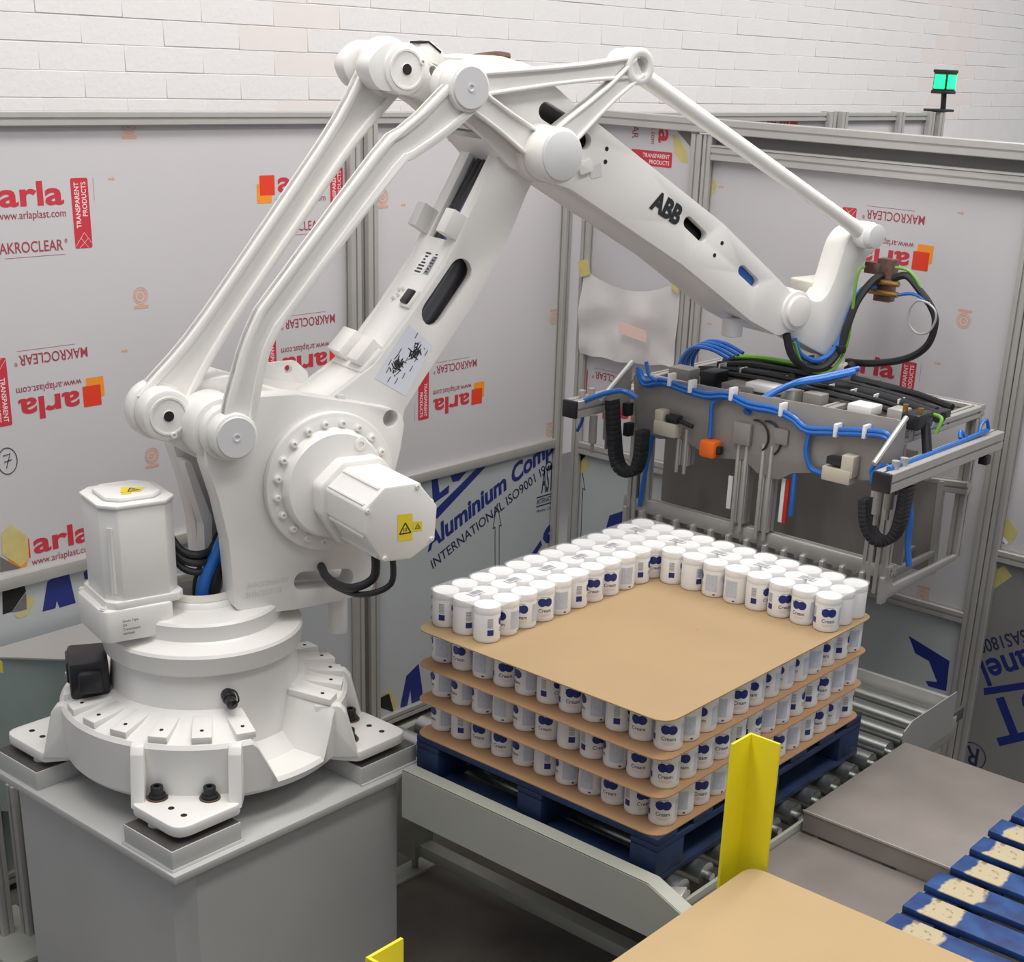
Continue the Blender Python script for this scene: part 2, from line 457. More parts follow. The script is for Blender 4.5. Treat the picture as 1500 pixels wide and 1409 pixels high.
RY = (pi / 2, 0, 0)           # local x -> world X, local y -> world Z (facing -Y)
def print_on(kind, me, panel, pos, plane, rot=0.):
    """pos = (horizontal, z) on a fence plane"""
    if plane[0] == 'x': o = link(kind, me, panel, (plane[1], pos[0], pos[1]), RX)
    else: o = link(kind, me, panel, (pos[0], plane[1], pos[1]), RY)
    if rot: o.rotation_euler = (o.rotation_euler.to_matrix() @ Matrix.Rotation(rot, 3, 'Z')).to_euler()
    return o
def fx(x): return frame((x, 0, 0), EY, EZ)
def fy(y): return frame((0, y, 0), EX, EZ)
def seg_text(mb, body, fr, p, q, h, **k):
    """text whose baseline runs from p to q"""
    put_text(mb, body, fr, p[0], p[1], h, math.hypot(q[0] - p[0], q[1] - p[1]), math.atan2(q[1] - p[1], q[0] - p[0]), **k)
def outline_arrow(m, fr, p, q, w):
    """long outlined arrow, tip at q"""
    d = V((q[0] - p[0], q[1] - p[1])); L = d.length; d.normalize(); n = V((-d.y, d.x)); P = V(p)
    pts = [(0, -w * .5), (L * .74, -w * .5), (L * .73, -w), (L, 0), (L * .73, w), (L * .74, w * .5), (0, w * .5)]
    pts = [P + d * a + n * c for a, c in pts]
    for i in range(len(pts)):
        a, c = pts[i - 1], pts[i]; e = (c - a).normalized(); k = V((-e.y, e.x)) * .0022; e = e * .002
        m.flat([tuple(a - e - k), tuple(c + e - k), tuple(c + e + k), tuple(a - e + k)], fr, .0004)

# ---------------------------------------------------------------- left fence (plane X = FX), runs along Y
FX = -2.46
lf = thing('safety_fence', 'long aluminium framed fence with printed white film panels behind the robot', 'fence', (FX, 1.0, FZ))
PXF = ('x', FX + .0035 - FX)      # panel-local offset, panels are placed relative to the fence root
def lpart(n, mb, mats, parent=lf, **k): return part(n, mb, mats, parent, **k)
for y in (1.075, 1.125 + .045): lpart('post', profile(MB(), (FX + .012, y, FZ), (FX + .012, y, 1.83), .056), 'aluminium')
lpart('post', profile(MB(), (FX + .012, 2.425, FZ), (FX + .012, 2.425, 1.80), .05), 'aluminium')
lpart('post', profile(MB(), (FX + .012, -.72, FZ), (FX + .012, -.72, 1.80), .05), 'aluminium')
for y in (4.76, 4.90, 5.61, 6.02, 6.16): lpart('post', profile(MB(), (FX + .02, y, FZ), (FX + .02, y, 1.835), .07), 'aluminium')
for y0, y1 in ((-1.6, 1.047), (1.2, 4.72), (4.94, 6.0)):
    lpart('rail', profile(MB(), (FX + .008, y0, 1.807), (FX + .008, y1, 1.807), .046), 'aluminium')
for y0, y1 in ((-.695, 1.047), (1.2, 2.40)):
    lpart('rail', MB().box(FX - .015, FX + .03, y0, y1, .252, .297, .003), 'aluminium')
    lpart('rail', profile(MB(), (FX + .008, y0, -.865), (FX + .008, y1, -.865), .05), 'aluminium')
panA = lpart('panel', MB().box(FX - .004, FX + .003, -1.6, 1.06, .20, 1.80), 'film_white')
panB = lpart('panel', MB().box(FX - .004, FX + .003, 1.19, 2.41, .20, 1.80), 'film_white')
panC = lpart('panel', MB().box(FX - .004, FX + .003, 2.46, 4.74, .20, 1.80), 'film_white')
panD = lpart('panel', MB().box(FX - .004, FX + .003, 4.93, 6.14, .20, 1.80), 'film_white')
lowA = lpart('panel', MB().box(FX - .003, FX + .010, -1.6, 1.06, -.86, .258), 'alu_panel')
lowB = lpart('panel', MB().box(FX - .003, FX + .010, 1.19, 2.41, -.86, .258), 'alu_panel')
def offp(pan, y, z): return (y - 1.0, z - FZ)
PL = ('x', .0036)
for pan, y, z, fl in ((panA, -.440, 1.537, 0), (panA, .708, 1.541, 0), (panA, -.208, .902, 1), (panA, .94, .902, 1), (panA, -.440, .352, 0), (panA, .708, .352, 0),
                      (panB, 1.795, .612, 1), (panB, 1.795, 1.787, 2), (panC, 4.36, 1.787, 2), (panC, 3.2, 1.787, 2)):
    print_on('printed_logo', LOGO_TOP if fl == 2 else LOGO, pan, offp(pan, y, z), PL, pi if fl else 0)
for pan, y, z in ((panA, .069, 1.207), (panA, .072, .618), (panA, .065, 1.784), (panB, 1.256, 1.5), (panB, 1.26, .89)):
    print_on('printed_stamp', STAMP, pan, offp(pan, y, z), PL)
for y, z in ((2.385, 1.505), (2.38, .89), (2.385, .335)):
    print_on('printed_stamp', STAMP, panB, offp(panB, y, z), PL, pi)
for pan, (y, z) in zip((panA,) * 2 + (panB,), [(-0.017, 1.61), (-0.012, 1.019), (1.372, 1.463)]):
    print_on('printed_arrow', ARROW, pan, offp(pan, y, z), PL)
# the number 7 in a circle, written by hand on the film
m = MB(); f7 = fx(FX + .0036)
c7 = [(-0.504, 0.701)][0]
m.tube([V((FX + .0036, c7[0] + .036 * cos(a), c7[1] + .046 * sin(a))) for a in [i * 2 * pi / 20 for i in range(21)]], .0016, 5, 1)
m.tube([V((FX + .0036, c7[0] + a, c7[1] + c)) for a, c in ((-.014, .02), (.012, .024), (.003, 0), (-.006, -.024))], .0016, 5, 1)
m.tube([V((FX + .0036, c7[0] + a, c7[1] + c)) for a, c in ((-.012, -.002), (.016, .002))], .0016, 5, 1)
part('handwritten_number', m, 'print_black', panA)
# lower panels: dark clear corner, tape, blue lettering
LO = fx(FX + .0105)
m = MB(); m.flat([(-0.577, 0.259), (-0.586, 0.161), (-0.551, 0.162), (-0.489, 0.224), (-0.494, 0.256)], LO); part('clear_corner', m, 'hole_dark', lowA)
m = MB(); m.flat([(-0.552, 0.16), (-0.49, 0.219), (-0.494, 0.157), (-0.518, 0.156)], LO); part('clear_corner', m, 'bare_panel', lowA)
m = MB(); m.flat([(-0.491, 0.208), (-0.47, 0.203), (-0.459, 0.179), (-0.493, 0.136), (-0.526, 0.129), (-0.545, 0.15), (-0.491, 0.154)], LO, .0008); part('tape', m, 'tape_yellow', lowA)
m = MB(); m.flat([(-0.404, 0.238), (-0.367, 0.255), (-0.317, 0.259), (-0.299, 0.129), (-0.366, 0.128), (-0.374, 0.157), (-0.382, 0.13), (-0.434, 0.131)], LO); part('blue_letter', m, 'print_navy', lowA)
m = MB(); m.flat([(-0.257, 0.236), (-0.221, 0.257), (-0.209, 0.208), (-0.254, 0.209)], LO); part('blue_letter', m, 'print_navy', lowA)
m = MB()
seg_text(m, 'Aluminium Comp', LO, *[(1.523, -0.096), (2.417, 0.231)], .088, bold=.05, shear=.25)
part('blue_lettering', m, 'print_navy', lowB, label='bold navy diagonal lettering', smooth=False)
m = MB(); seg_text(m, 'INTERNATIONAL ISO9001 ISO14', LO, *[(1.56, -0.189), (2.474, 0.172)], .05, bold=.012)
part('thin_lettering', m, 'print_ink', lowB, smooth=False)
m = MB(); m.flat([(1.548, 0.085), (1.584, 0.051), (1.913, 0.242), (1.847, 0.244)], LO, .0003)
part('blue_letter', m, 'print_navy', lowB, smooth=False); m = MB(); m.flat([(1.546, 0.248), (1.586, 0.247), (1.6, 0.173), (1.663, 0.2), (1.659, 0.161), (1.556, 0.129)], LO, .0003)
part('blue_letter', m, 'print_navy', lowB, smooth=False); m = MB(); m.flat([(1.671, 0.241), (1.781, 0.243), (1.727, 0.207), (1.686, 0.208)], LO, .0003)
part('blue_letter', m, 'print_navy', lowB, smooth=False); m = MB(); seg_text(m, 'S', LO, *[(2.371, -0.329), (2.504, -0.278)], .15, bold=.05, shear=.2)
part('blue_letter', m, 'print_navy', lowB, smooth=False); m = MB(); m.flat([(2.257, -0.291), (2.338, -0.222), (2.35, -0.251), (2.284, -0.309)], LO, .0003)
part('blue_letter', m, 'print_navy', lowB, smooth=False); m = MB(); m.flat([(1.348, -0.835), (1.389, -0.685), (1.47, -0.646), (1.494, -0.775), (1.504, -0.865), (1.425, -0.85), (1.416, -0.764), (1.394, -0.847)], LO, .0003)
part('blue_letter', m, 'print_navy', lowB, smooth=False); m = MB(); m.flat([(1.549, -0.72), (1.595, -0.694), (1.653, -0.766), (1.578, -0.852)], LO, .0003)
part('blue_letter', m, 'print_navy', lowB, smooth=False)
m = MB(); p = [(2.015, -0.403), (1.998, 0.039)]; outline_arrow(m, LO, p[0], p[1], .03); part('printed_arrow', m, 'print_ink', lowB, smooth=False)
m = MB(); q = [(2.302, 0.034), (2.505, 0.037), (2.3, 0.077), (2.299, 0.098)]
put_text(m, 'ASTM', LO, q[0][0] + .025, q[0][1] - .005, .135, .125, bold=.03)
put_text(m, 'INTERNATIONAL', LO, q[0][0] - .005, q[0][1] - .06, .026, .175, bold=.02)
m.flat(rect(q[0][0] - .01, q[0][0] + .17, q[0][1] - .028, q[0][1] - .021), LO, .0003); m.flat(rect(q[0][0] - .01, q[0][0] + .17, q[0][1] - .075, q[0][1] - .068), LO, .0003)
put_text(m, 'Member Company', LO, q[0][0] - .005, q[0][1] - .105, .018, .165)
part('printed_emblem', m, 'print_ink', lowB, smooth=False)
m = MB(); q = [(1.544, -0.297)][0]
put_text(m, 'Attention', LO, q[0] + .03, q[1], .03, bold=.02, shear=.3)
for i in range(9):
    m.flat(rect(q[0] + .03, q[0] + .3, q[1] - .035 - i * .026, q[1] - .027 - i * .026), LO, .0003)
    if i % 2 == 0: m.flat(circ(q[0] + .012, q[1] - .031 - i * .026, .009, 10), LO, .0003)
part('small_print', m, 'print_grey', lowB, smooth=False)
m = MB(); m.flat([(1.221, -0.744), (1.22, -0.793), (1.304, -0.846), (1.308, -0.762), (1.273, -0.74)], LO, .0003); part('clear_corner', m, 'hole_dark', lowB)
m = MB(); m.flat([(1.225, -0.732), (1.269, -0.718), (1.322, -0.777), (1.331, -0.829), (1.308, -0.847), (1.277, -0.741)], LO, .0006); part('tape', m, 'tape_yellow', lowB)
# film corner loose at the bottom left of the upper film
m = MB(); m.flat([(-0.568, 0.371), (-0.575, 0.315), (-0.497, 0.311), (-0.557, 0.361)], fx(FX + .0042)); part('clear_corner', m, 'bare_panel', panA)
m = MB(); m.flat([(-0.554, 0.455), (-0.518, 0.477), (-0.459, 0.421), (-0.462, 0.338), (-0.496, 0.316), (-0.56, 0.377)], fx(FX + .0052)); part('tape', m, 'tape_yellow', panA)
# tower light on the last post of the left fence
tl = thing('stack_light', 'lit green signal lamp on a black pole above the fence', 'signal light', (FX + .02, 6.20, 1.835))
part('pole', MB().cyl((FX + .02, 6.22, 1.84), (FX + .02, 6.20, 1.96), .018, seg=12), 'black_gloss', tl)
part('bracket', MB().box(FX - .05, FX + .06, 6.08, 6.30, 1.836, 1.852, .003), 'black_gloss', tl)
part('housing', MB().box(FX - .035, FX + .06, 6.135, 6.275, 1.95, 2.085, .008), 'black_gloss', tl)
part('cap', MB().box(FX - .04, FX + .065, 6.13, 6.28, 2.07, 2.09, .005), 'black_gloss', tl); part('base', MB().box(FX - .04, FX + .065, 6.13, 6.28, 1.945, 1.965, .005), 'black_gloss', tl)
part('lens', MB().box(FX + .055, FX + .068, 6.15, 6.26, 1.975, 2.06, .005), 'lamp_green', tl, label='glowing green lens'); part('lens', MB().box(FX - .025, FX + .05, 6.128, 6.14, 1.975, 2.06, .005), 'lamp_green', tl, label='glowing green lens')

# ---------------------------------------------------------------- back fence (plane Y = FY), runs along X
FY = 2.5
bf = thing('machine_fence', 'aluminium framed fence with heavy double top beam beyond the gripper', 'fence', (-1.2, FY, FZ))
def bpart(n, mb, mats, parent=bf, **k): return part(n, mb, mats, parent, **k)
for x, s in ((-2.355, .05), (-1.755, .055), (-1.70, .045), (-.190, .05), (-.135, .05)):
    bpart('post', profile(MB(), (x, FY - .015, FZ), (x, FY - .015, 1.78), s), 'aluminium')
bpart('top_beam', profile(MB(), (-2.42, FY - .02, 1.818), (2.2, FY - .02, 1.818), .06), 'aluminium')
bpart('beam_web', MB().box(-1.69, 2.2, FY + .0, FY + .012, 1.70, 1.80), 'aluminium_dark')
bpart('beam_lip', MB().box(-1.67, 2.2, FY - .052, FY + .0, 1.734, 1.742), 'aluminium')
bpart('top_beam', profile(MB(), (-1.67, FY - .02, 1.706), (2.2, FY - .02, 1.706), .056), 'aluminium')
for x0, x1, z, s in ((-2.33, -1.79, .264, .06), (-1.675, -.215, -.050, .05), (-.11, 2.2, .255, .05), (-1.675, -.215, -.47, .06)):
    bpart('rail', profile(MB(), (x0, FY - .012, z), (x1, FY - .012, z), s), 'aluminium')
q1 = bpart('panel', MB().box(-2.34, -1.77, FY - .003, FY + .004, .24, 1.80), 'film_white')
q2 = bpart('panel', MB().box(-1.69, -.20, FY - .003, FY + .004, -.05, 1.69), 'film_white')
q3 = bpart('panel', MB().box(-.12, 2.2, FY - .003, FY + .004, .26, 1.69), 'film_white')
q4 = bpart('panel', MB().box(-2.34, -1.77, FY - .010, FY + .003, FZ + .05, .245), 'alu_panel')
q5 = bpart('panel', MB().box(-1.69, -.20, FY - .010, FY + .003, FZ + .05, -.06), 'alu_panel')
q6 = bpart('panel', MB().box(-.12, 2.2, FY - .010, FY + .003, FZ + .05, .24), 'alu_panel_grey')
def offq(x, z): return (x + 1.2, z - FZ)
PB = ('y', -.0036)
m_ = [(-0.788, 1.348), (-0.916, 0.873)]
for pan, x, z, r in ((q2, -.69, 1.395, pi), (q2, -.925, .885, 0), (q1, -2.06, .50, pi), (q1, -1.985, 1.955, -pi / 2)):
    print_on('printed_logo', LOGO_SIDE if r < 0 else LOGO, pan, offq(x, z), PB, r)
for x, z in [(-0.419, 1.163), (-0.423, -0.015)]: print_on('printed_stamp', STAMP, q2, offq(x, z), PB, pi)
for x, z in [(-1.631, 1.569), (-0.496, 1.572), (-0.504, 0.979), (-1.634, 0.974)]: print_on('printed_arrow', ARROW, q2, offq(x, z), PB)
B1 = fy(FY - .0036); B2 = fy(FY - .0105)
m = MB(); m.flat([(-1.886, 1.783), (-1.812, 1.788), (-1.81, 1.723)], B1); part('clear_corner', m, 'bare_panel', q1)
m = MB(); m.flat([(-1.911, 1.773), (-1.868, 1.75), (-1.822, 1.693), (-1.818, 1.651), (-1.856, 1.656), (-1.897, 1.696)], B1, .0004); part('tape', m, 'tape_yellow', q1)
m = MB(); m.flat([(-1.706, 1.596), (-1.682, 1.61), (-1.653, 1.572), (-1.692, 1.493), (-1.721, 1.485)], B1, .0004); part('tape', m, 'tape_yellow', q2)
m = MB(); m.flat([(-1.718, 1.679), (-1.685, 1.678), (-1.714, 1.642)], B1, .0004); part('white_corner', m, 'lid_white', q2)
m = MB(); m.flat([(-2.385, 0.218), (-2.311, 0.233), (-2.381, 0.151)], B2); part('clear_corner', m, 'bare_panel', q4)
m = MB(); m.flat([(-2.391, 0.16), (-2.316, 0.239), (-2.306, 0.22), (-2.368, 0.151)], B2, .0004); part('clear_edge', m, 'hole_dark', q4)
m = MB(); m.flat([(-2.354, 0.153), (-2.305, 0.216), (-2.281, 0.183), (-2.292, 0.152), (-2.335, 0.122)], B2, .0006); part('tape', m, 'tape_yellow', q4)
m = MB(); p = [(-2.325, -0.259), (-2.328, 0.159)]; outline_arrow(m, B2, p[0], p[1], .028); part('printed_arrow', m, 'print_ink', q4, smooth=False)
m = MB(); m.flat([(-2.165, -0.176), (-2.135, -0.05), (-2.047, -0.005), (-1.969, -0.135)], B2, .0003); part('blue_letter', m, 'print_navy', q4)
m = MB(); m.flat([(-0.458, -0.207), (-0.254, -0.265), (-0.248, -0.405), (-0.332, -0.409), (-0.349, -0.388), (-0.295, -0.377), (-0.347, -0.293), (-0.414, -0.278)], B2, .0003); part('blue_letter', m, 'print_navy', q5)
m = MB(); m.flat([(-0.192, 0.381), (-0.179, 0.376), (-0.095, 0.302), (-0.179, 0.302)], B1); part('clear_corner', m, 'bare_panel', q3)
m = MB(); m.flat([(-0.167, 0.393), (-0.108, 0.418), (-0.052, 0.362), (-0.077, 0.303)], B1, .0006); part('tape', m, 'tape_yellow', q3)
m = MB(); m.flat([(-0.188, 0.376), (-0.177, 0.385), (-0.085, 0.313), (-0.094, 0.299)], B1, .0008); part('film_edge', m, 'lid_white', q3)
m = MB(); m.flat([(-0.16, 0.141), (-0.085, 0.215), (-0.043, 0.178), (-0.119, 0.095)], B2, .0006); part('tape', m, 'tape_yellow', q6)
m = MB()
seg_text(m, 'OHSAS18001', B2, *[(0.132, 0.017), (-0.168, -0.153)], .058, bold=.015)
part('thin_lettering', m, 'print_ink', q6, smooth=False); m = MB()
seg_text(m, 'Panel', B2, *[(0.13, -0.074), (-0.124, -0.231)], .112, bold=.03)
part('blue_lettering', m, 'print_navy', q6, smooth=False); m = MB(); m.flat([(-0.085, -0.339), (0.245, -0.179), (0.25, -0.208), (-0.077, -0.369)], B2, .0003)
part('blue_bar', m, 'print_navy', q6, smooth=False); m = MB(); seg_text(m, 'BEST', B2, *[(0.407, -0.107), (-0.077, -0.407)], .20, bold=.03)
part('blue_lettering', m, 'print_navy', q6, label='large upside down blue letters', smooth=False); m = MB()
c = [(-0.086, -0.661)][0]
put_text(m, 'R', B2, c[0] + .028, c[1] + .04, .085, .06, rot=pi, bold=.02)
part('printed_letter', m, 'print_ink', q6, smooth=False)
m = MB(); m.tube([V((c[0] + .062 * cos(i * pi / 12), FY - .0105, c[1] + .062 * sin(i * pi / 12))) for i in range(25)], .0025, 5, 1); part('printed_ring', m, 'print_ink', q6)
# clear film sheet taped over the narrow panel
import mathutils
gx, gz = 16, 14; vs = []; fs = []
tl_, tr_, bl_, br_ = (V((*p, 0)) for p in [(-2.331, 1.142), (-1.775, 1.15), (-2.348, 0.731), (-1.781, 0.752)])
for j in range(gz + 1):
    for i in range(gx + 1):
        s, t = i / gx, j / gz
        p = tl_ * (1 - s) * (1 - t) + tr_ * s * (1 - t) + bl_ * (1 - s) * t + br_ * s * t
        sag = -.075 * 4 * s * (1 - s) * (1 - t) ** 2
        n = mathutils.noise.noise(V((s * 4, t * 3, .3))) * .035 + .02 * sin(9 * s + 4 * t)
        vs.append((p.x, FY - .06 - n * (.3 + .7 * t), p.y + sag + .02 * mathutils.noise.noise(V((s * 5, t * 5, 2))) * t))
for j in range(gz):
    for i in range(gx): a = j * (gx + 1) + i; fs.append([a, a + 1, a + gx + 2, a + gx + 1])
sh = solo('plastic_film', MB().add(vs, fs), 'bag_film', 'crumpled white plastic film taped over the narrow fence panel', 'plastic sheet')
m = MB(); m.obox(V((tl_.x + .01, FY - .075, tl_.y + .0)), V((.03, 0, .01)), V((-.01, 0, .035)), V((0, .001, 0))); o = part('tape', m, 'tape_yellow', sh)
m = MB(); m.obox(V((tr_.x - .01, FY - .075, tr_.y + .0)), V((.02, 0, -.01)), V((.005, 0, .045)), V((0, .001, 0))); o = part('tape', m, 'tape_yellow', sh)
m = MB(); zz = (tl_.y + bl_.y) / 2 - .04
m.obox(V((-1.985, FY - .115, zz)), V((.075, .008, -.012)), V((0, 0, .026)), V((0, .0008, 0))); part('red_print', m, 'print_pink', sh)

# ================================================================ pedestal
PED = V((-1.476, -.4536, 0))
ped = thing('robot_pedestal', 'grey welded steel pedestal carrying the white robot', 'pedestal', (PED.x, PED.y, FZ))
h = .452; c = .05
oct_ = [(-h + c, -h), (h - c, -h), (h, -h + c), (h, h - c), (h - c, h), (-h + c, h), (-h, h - c), (-h, -h + c)]
part('column', MB().prism(oct_, (PED, EX, EY, EZ), FZ, -.15), 'pedestal_grey', ped)
part('top_plate', MB().box(PED.x - .49, PED.x + .49, PED.y - .5, PED.y + .5, -.151, -.125, .003), 'pedestal_grey', ped)
for sx, sy in ((1, -1), (1, 1), (-1, -1), (-1, 1)):
    cx_, cy_ = PED.x + sx * .345, PED.y + sy * .362
    pd = part('mounting_pad', MB().box(cx_ - .116, cx_ + .116, cy_ - .122, cy_ + .122, -.125, -.0625, .002), 'pedestal_grey', ped)
    part('machined_top', MB().box(cx_ - .112, cx_ + .112, cy_ - .118, cy_ + .118, -.0632, -.0605), 'shim_steel', pd)
part('weld_bead', MB().tube([(PED.x + .225, PED.y - .487, -.124), (PED.x + .464, PED.y - .487, -.124), (PED.x + .464, PED.y - .235, -.124)], .006, 6, 1), 'pedestal_grey', ped)
part('weld_bead', MB().tube([(PED.x + .464, PED.y + .235, -.124), (PED.x + .464, PED.y + .487, -.124)], .006, 6, 1), 'pedestal_grey', ped)
for dx, dy, w_ in ((h - c - .004, -h + .004, .003), (h - .004, -h + c + .004, .003)):
    for z0_, z1_ in ((-.86, -.56), (-.5, -.42), (-.38, -.22)):
        part('seam', MB().tube([(PED.x + dx, PED.y + dy, z0_), (PED.x + dx, PED.y + dy, z1_)], .004, 6, 1), 'pedestal_grey', ped)

# ================================================================ robot
RO = V((-1.4755, -.4536, -.0409)); YAW = 1.32322
RE = V((cos(YAW), sin(YAW), 0)); RN = V((sin(YAW), -cos(YAW), 0))
RFR = (RO, RE, EZ, RN)
def RF(u, z, w): return RO + RE * u + EZ * z + RN * w
J2 = (.3572, .8728); EL = (1.1307, 1.8307); LV = (-.100, 1.101); L2 = (.6734, 2.0587); PV = (.034, 1.0603); P2 = (.8075, 2.0182); TV = (1.4851, 2.0952); WR = (2.3373, 1.2651); T2 = (2.6917, 1.5296)
rob = thing('industrial_robot', 'large white palletizing robot with parallel arm rods on a grey pedestal', 'robot', RO)
W_ = 'robot_white'
def rp(n, mb, mats=W_, parent=rob, **k): return part(n, mb, mats, parent, **k)
def hexbolt(p, ax, r, hgt, mats=W_, parent=rob, name='bolt'):
    m = MB(); m.rev([(0, 0), (r * 1.35, 0), (r * 1.35, hgt * .25), (r, hgt * .3), (r, hgt * .95), (r * .9, hgt), (r * .5, hgt), (r * .5, hgt * .6), (0, hgt * .6)], V(p), V(ax), 14)
    return part(name, m, mats, parent)

# ---- base casting, lathe with lowered windows between the feet
def rimz(t):
    t = (math.degrees(t) + 180) % 360 - 180
    best = 1.
    for c0, hw in ((2, 12),):
        d = abs(((t - c0 + 180) % 360) - 180)
        if d < hw + 9: best = min(best, max(0., (d - hw) / 9))
    return best
NA = 180; vs = []; fs = []
prof_n = 9
for i in range(NA):
    t = 2 * pi * i / NA; k = rimz(t); zr = .055 + (.20 - .055) * k
    pr_ = [(.30, .012), (.425, .012), (.438, .028), (.445, zr - .012), (.436, zr), (.418, zr + .006 * k), (.335 + .02 * k, .222 * k + .06 * (1 - k)), (.292, .235 * k + .10 * (1 - k) + .012), (.281, .355)]
    vs += [RO + V((r * cos(t), r * sin(t), z)) for r, z in pr_]
for i in range(NA):
    j = (i + 1) % NA
    for k in range(prof_n - 1): fs.append([i * prof_n + k, j * prof_n + k, j * prof_n + k + 1, i * prof_n + k + 1])
base = rp('base_casting', MB().add(vs, fs), angle=30)
rp('base_neck', MB().rev([(.281, .24), (.281, .305), (.2785, .309), (.281, .313), (.281, .352), (.27, .352)], RO, EZ, 72), parent=base)
for a in (-121, -104.9, -89.2, -73, -56, -39, -21.8, 26.5, 42.3, 57, 71.9, 88, 104, 120, 150, 180, 210):
    t = radians(a); d = V((cos(t), sin(t), 0)); s = V((-sin(t), cos(t), 0))
    m = MB(); c0 = RO + d * .362 + EZ * .222
    m.obox(c0, (d * .070 - EZ * .009), s * .029, EZ * .0105, .002); pad = rp('cable_pad', m, parent=base)
    rp('hole', MB().cyl(RO + d * .395 + EZ * .227, RO + d * .395 + EZ * .2296, .006, seg=10), 'hole_dark', parent=base)
for sx, sy in ((1, -1), (1, 1), (-1, -1), (-1, 1)):
    F = (RO, V((sx, 0, 0)), V((0, sy, 0)), EZ * 1.)
    poly = rnd([(.15, .33), (.235, .455), (.455, .455), (.455, .235), (.33, .15)], [0, .03, .05, .03, 0])
    if sx * sy < 0: poly = poly[::-1]
    ft = rp('foot', MB().prism(poly, (RO, V((sx, 0, 0)), V((0, sy, 0)), EZ), .0, .036, .006), parent=rob)
    for a in ((.242, .440), (.440, .242)):
        m = MB()
        # triangular side web that rises from the foot plate to the drum rim
        o0 = V((sx * a[0], sy * a[1], 0)); o1 = o0 - V((sx, sy, 0))
        dr = (o1 - o0).normalized(); nr = V((-dr.y, dr.x, 0))
        m.prism(rnd([(-.004, .02), (.004, .05), (.034, .175), (.052, .2), (.13, .2), (.13, .02)], [0, .01, .02, .02, 0, 0]), (RO + o0, dr, EZ, dr.cross(EZ)), -.02, .02, .006)
        rp('web', m, parent=ft)
    for bx, by in ((.255, .38), (.365, .275)):
        p = RO + V((sx * bx, sy * by, .036))
        rp('washer', MB().rev([(0, 0), (.031, 0), (.031, .004), (0, .004)], p, EZ, 20), 'rust_ring', parent=ft)
        hexbolt(p + EZ * .004, EZ, .0185, .036, 'bolt_black', ft)
    for bx, by in ((.335, .39), (.395, .39)):
        rp('hole', MB().cyl(RO + V((sx * bx, sy * by, .0355)), RO + V((sx * bx, sy * by, .0368)), .0095, seg=14), 'hole_dark', parent=ft)
    p = RO + V((sx * .30, sy * .42, 0)); rp('locating_boss', MB().cyl(p - EZ * .0195, p + EZ * .002, .024, seg=18), parent=ft)
# black cable box and plug on the base
q = [RO + V((r * cos(radians(a)), r * sin(radians(a)), 0)) for r, a in ((.33, -121), (.40, -121))]
d = (q[1] - q[0]).normalized(); s = V((-d.y, d.x, 0))
m = MB(); m.obox(RO + d * .352 + EZ * .285 + s * .0, d * .058, s * .085, EZ * .06, .012); bx = rp('connector_box', m, 'black_gloss', base)
rp('connector_plug', MB().obox(RO + d * .35 + EZ * .29 + s * .095, d * .035, s * .025, EZ * .034, .01), 'black_gloss', base)
rp('connector_cover', MB().obox(RO + d * .405 + EZ * .30 - s * .01, d * .012, s * .055, EZ * .035, .006), 'black_gloss', base)
hexbolt(RO + d * .41 + EZ * .255 - s * .06, d, .009, .012, 'aluminium', base)
t = radians(-24); d = V((cos(t), sin(t), 0))
m = MB().cyl(RO + d * .275 + EZ * .29, RO + d * .315 + EZ * .283, .021, seg=14, bev=.003).cyl(RO + d * .31 + EZ * .284, RO + d * .345 + EZ * .278, .017, seg=14, bev=.003)
m.tube([RO + d * .30 + EZ * .312, RO + d * .33 + EZ * .316 + V((.01, .01, 0)), RO + d * .35 + EZ * .295 + V((.012, .012, 0)), RO + d * .345 + EZ * .275], .003, 6)
rp('black_plug', m, 'black_gloss', base)

# ---- turret
tur = rp('turret', MB().rev([(.20, .35), (.292, .354), (.302, .362), (.309, .418), (.303, .427), (.25, .437), (.240, .445), (.240, .492), (.233, .50), (.15, .503), (.137, .508), (.130, .524), (.120, .530), (.10, .530), (.095, .525), (.095, .44), (0, .44)], RO, EZ, 96))
m = MB().rev([(.094, .50), (.098, .536), (.106, .544), (.120, .542), (.126, .528)], RO + RE * -.0, EZ, 48); rp('cable_ring', m, 'cast_cream', tur)
plate = [(-0.004, 1.137), (-0.03, 1.074), (-0.034, 1.024), (-0.027, 0.962), (0.003, 0.855), (0.027, 0.724), (0.033, 0.604), (0.035, 0.508), (0.112, 0.48), (0.231, 0.471), (0.418, 0.473), (0.507, 0.482), (0.53, 0.576), (0.561, 0.765), (0.611, 0.937), (0.626, 1.019), (0.616, 1.053), (0.582, 1.074), (0.453, 1.106), (0.26, 1.149), (0.14, 1.153)]
holes = [slot(*[(0.264, 0.56), (0.41, 0.546)], .031), circ(*[(0.577, 1.044)][0], .027)]
plate = rnd(plate, .03, 3)
rp('side_plate', MB().prism([plate] + holes, RFR, .09, .17, .010), parent=tur)
rp('side_plate', MB().prism([plate] + holes, RFR, -.17, -.09, .010), parent=tur)
rp('bridge', MB().prism(rnd([(.04, .50), (.50, .46), (.50, .50), (.44, .52), (.06, .56)], .01), RFR, -.092, .092), parent=tur)
rp('rear_web', MB().prism(rnd([(.028, .50), (.045, .50), (.06, .74), (.0, .93), (-.02, .93), (.032, .72)], .008), RFR, -.092, -.03), parent=tur)
m = MB(); fr = (RO + RN * .170, RE, EZ, RN)
for i, (s_, y_) in enumerate((('3HAC028466-001', .655), ('3HAC022113', .622))):
    u_, z_ = [(0.077, 0.569), (0.072, 0.539)][i]; put_text(m, s_, fr, u_, z_, .017, .135 if i == 0 else .118, bold=.02, t=.0012)
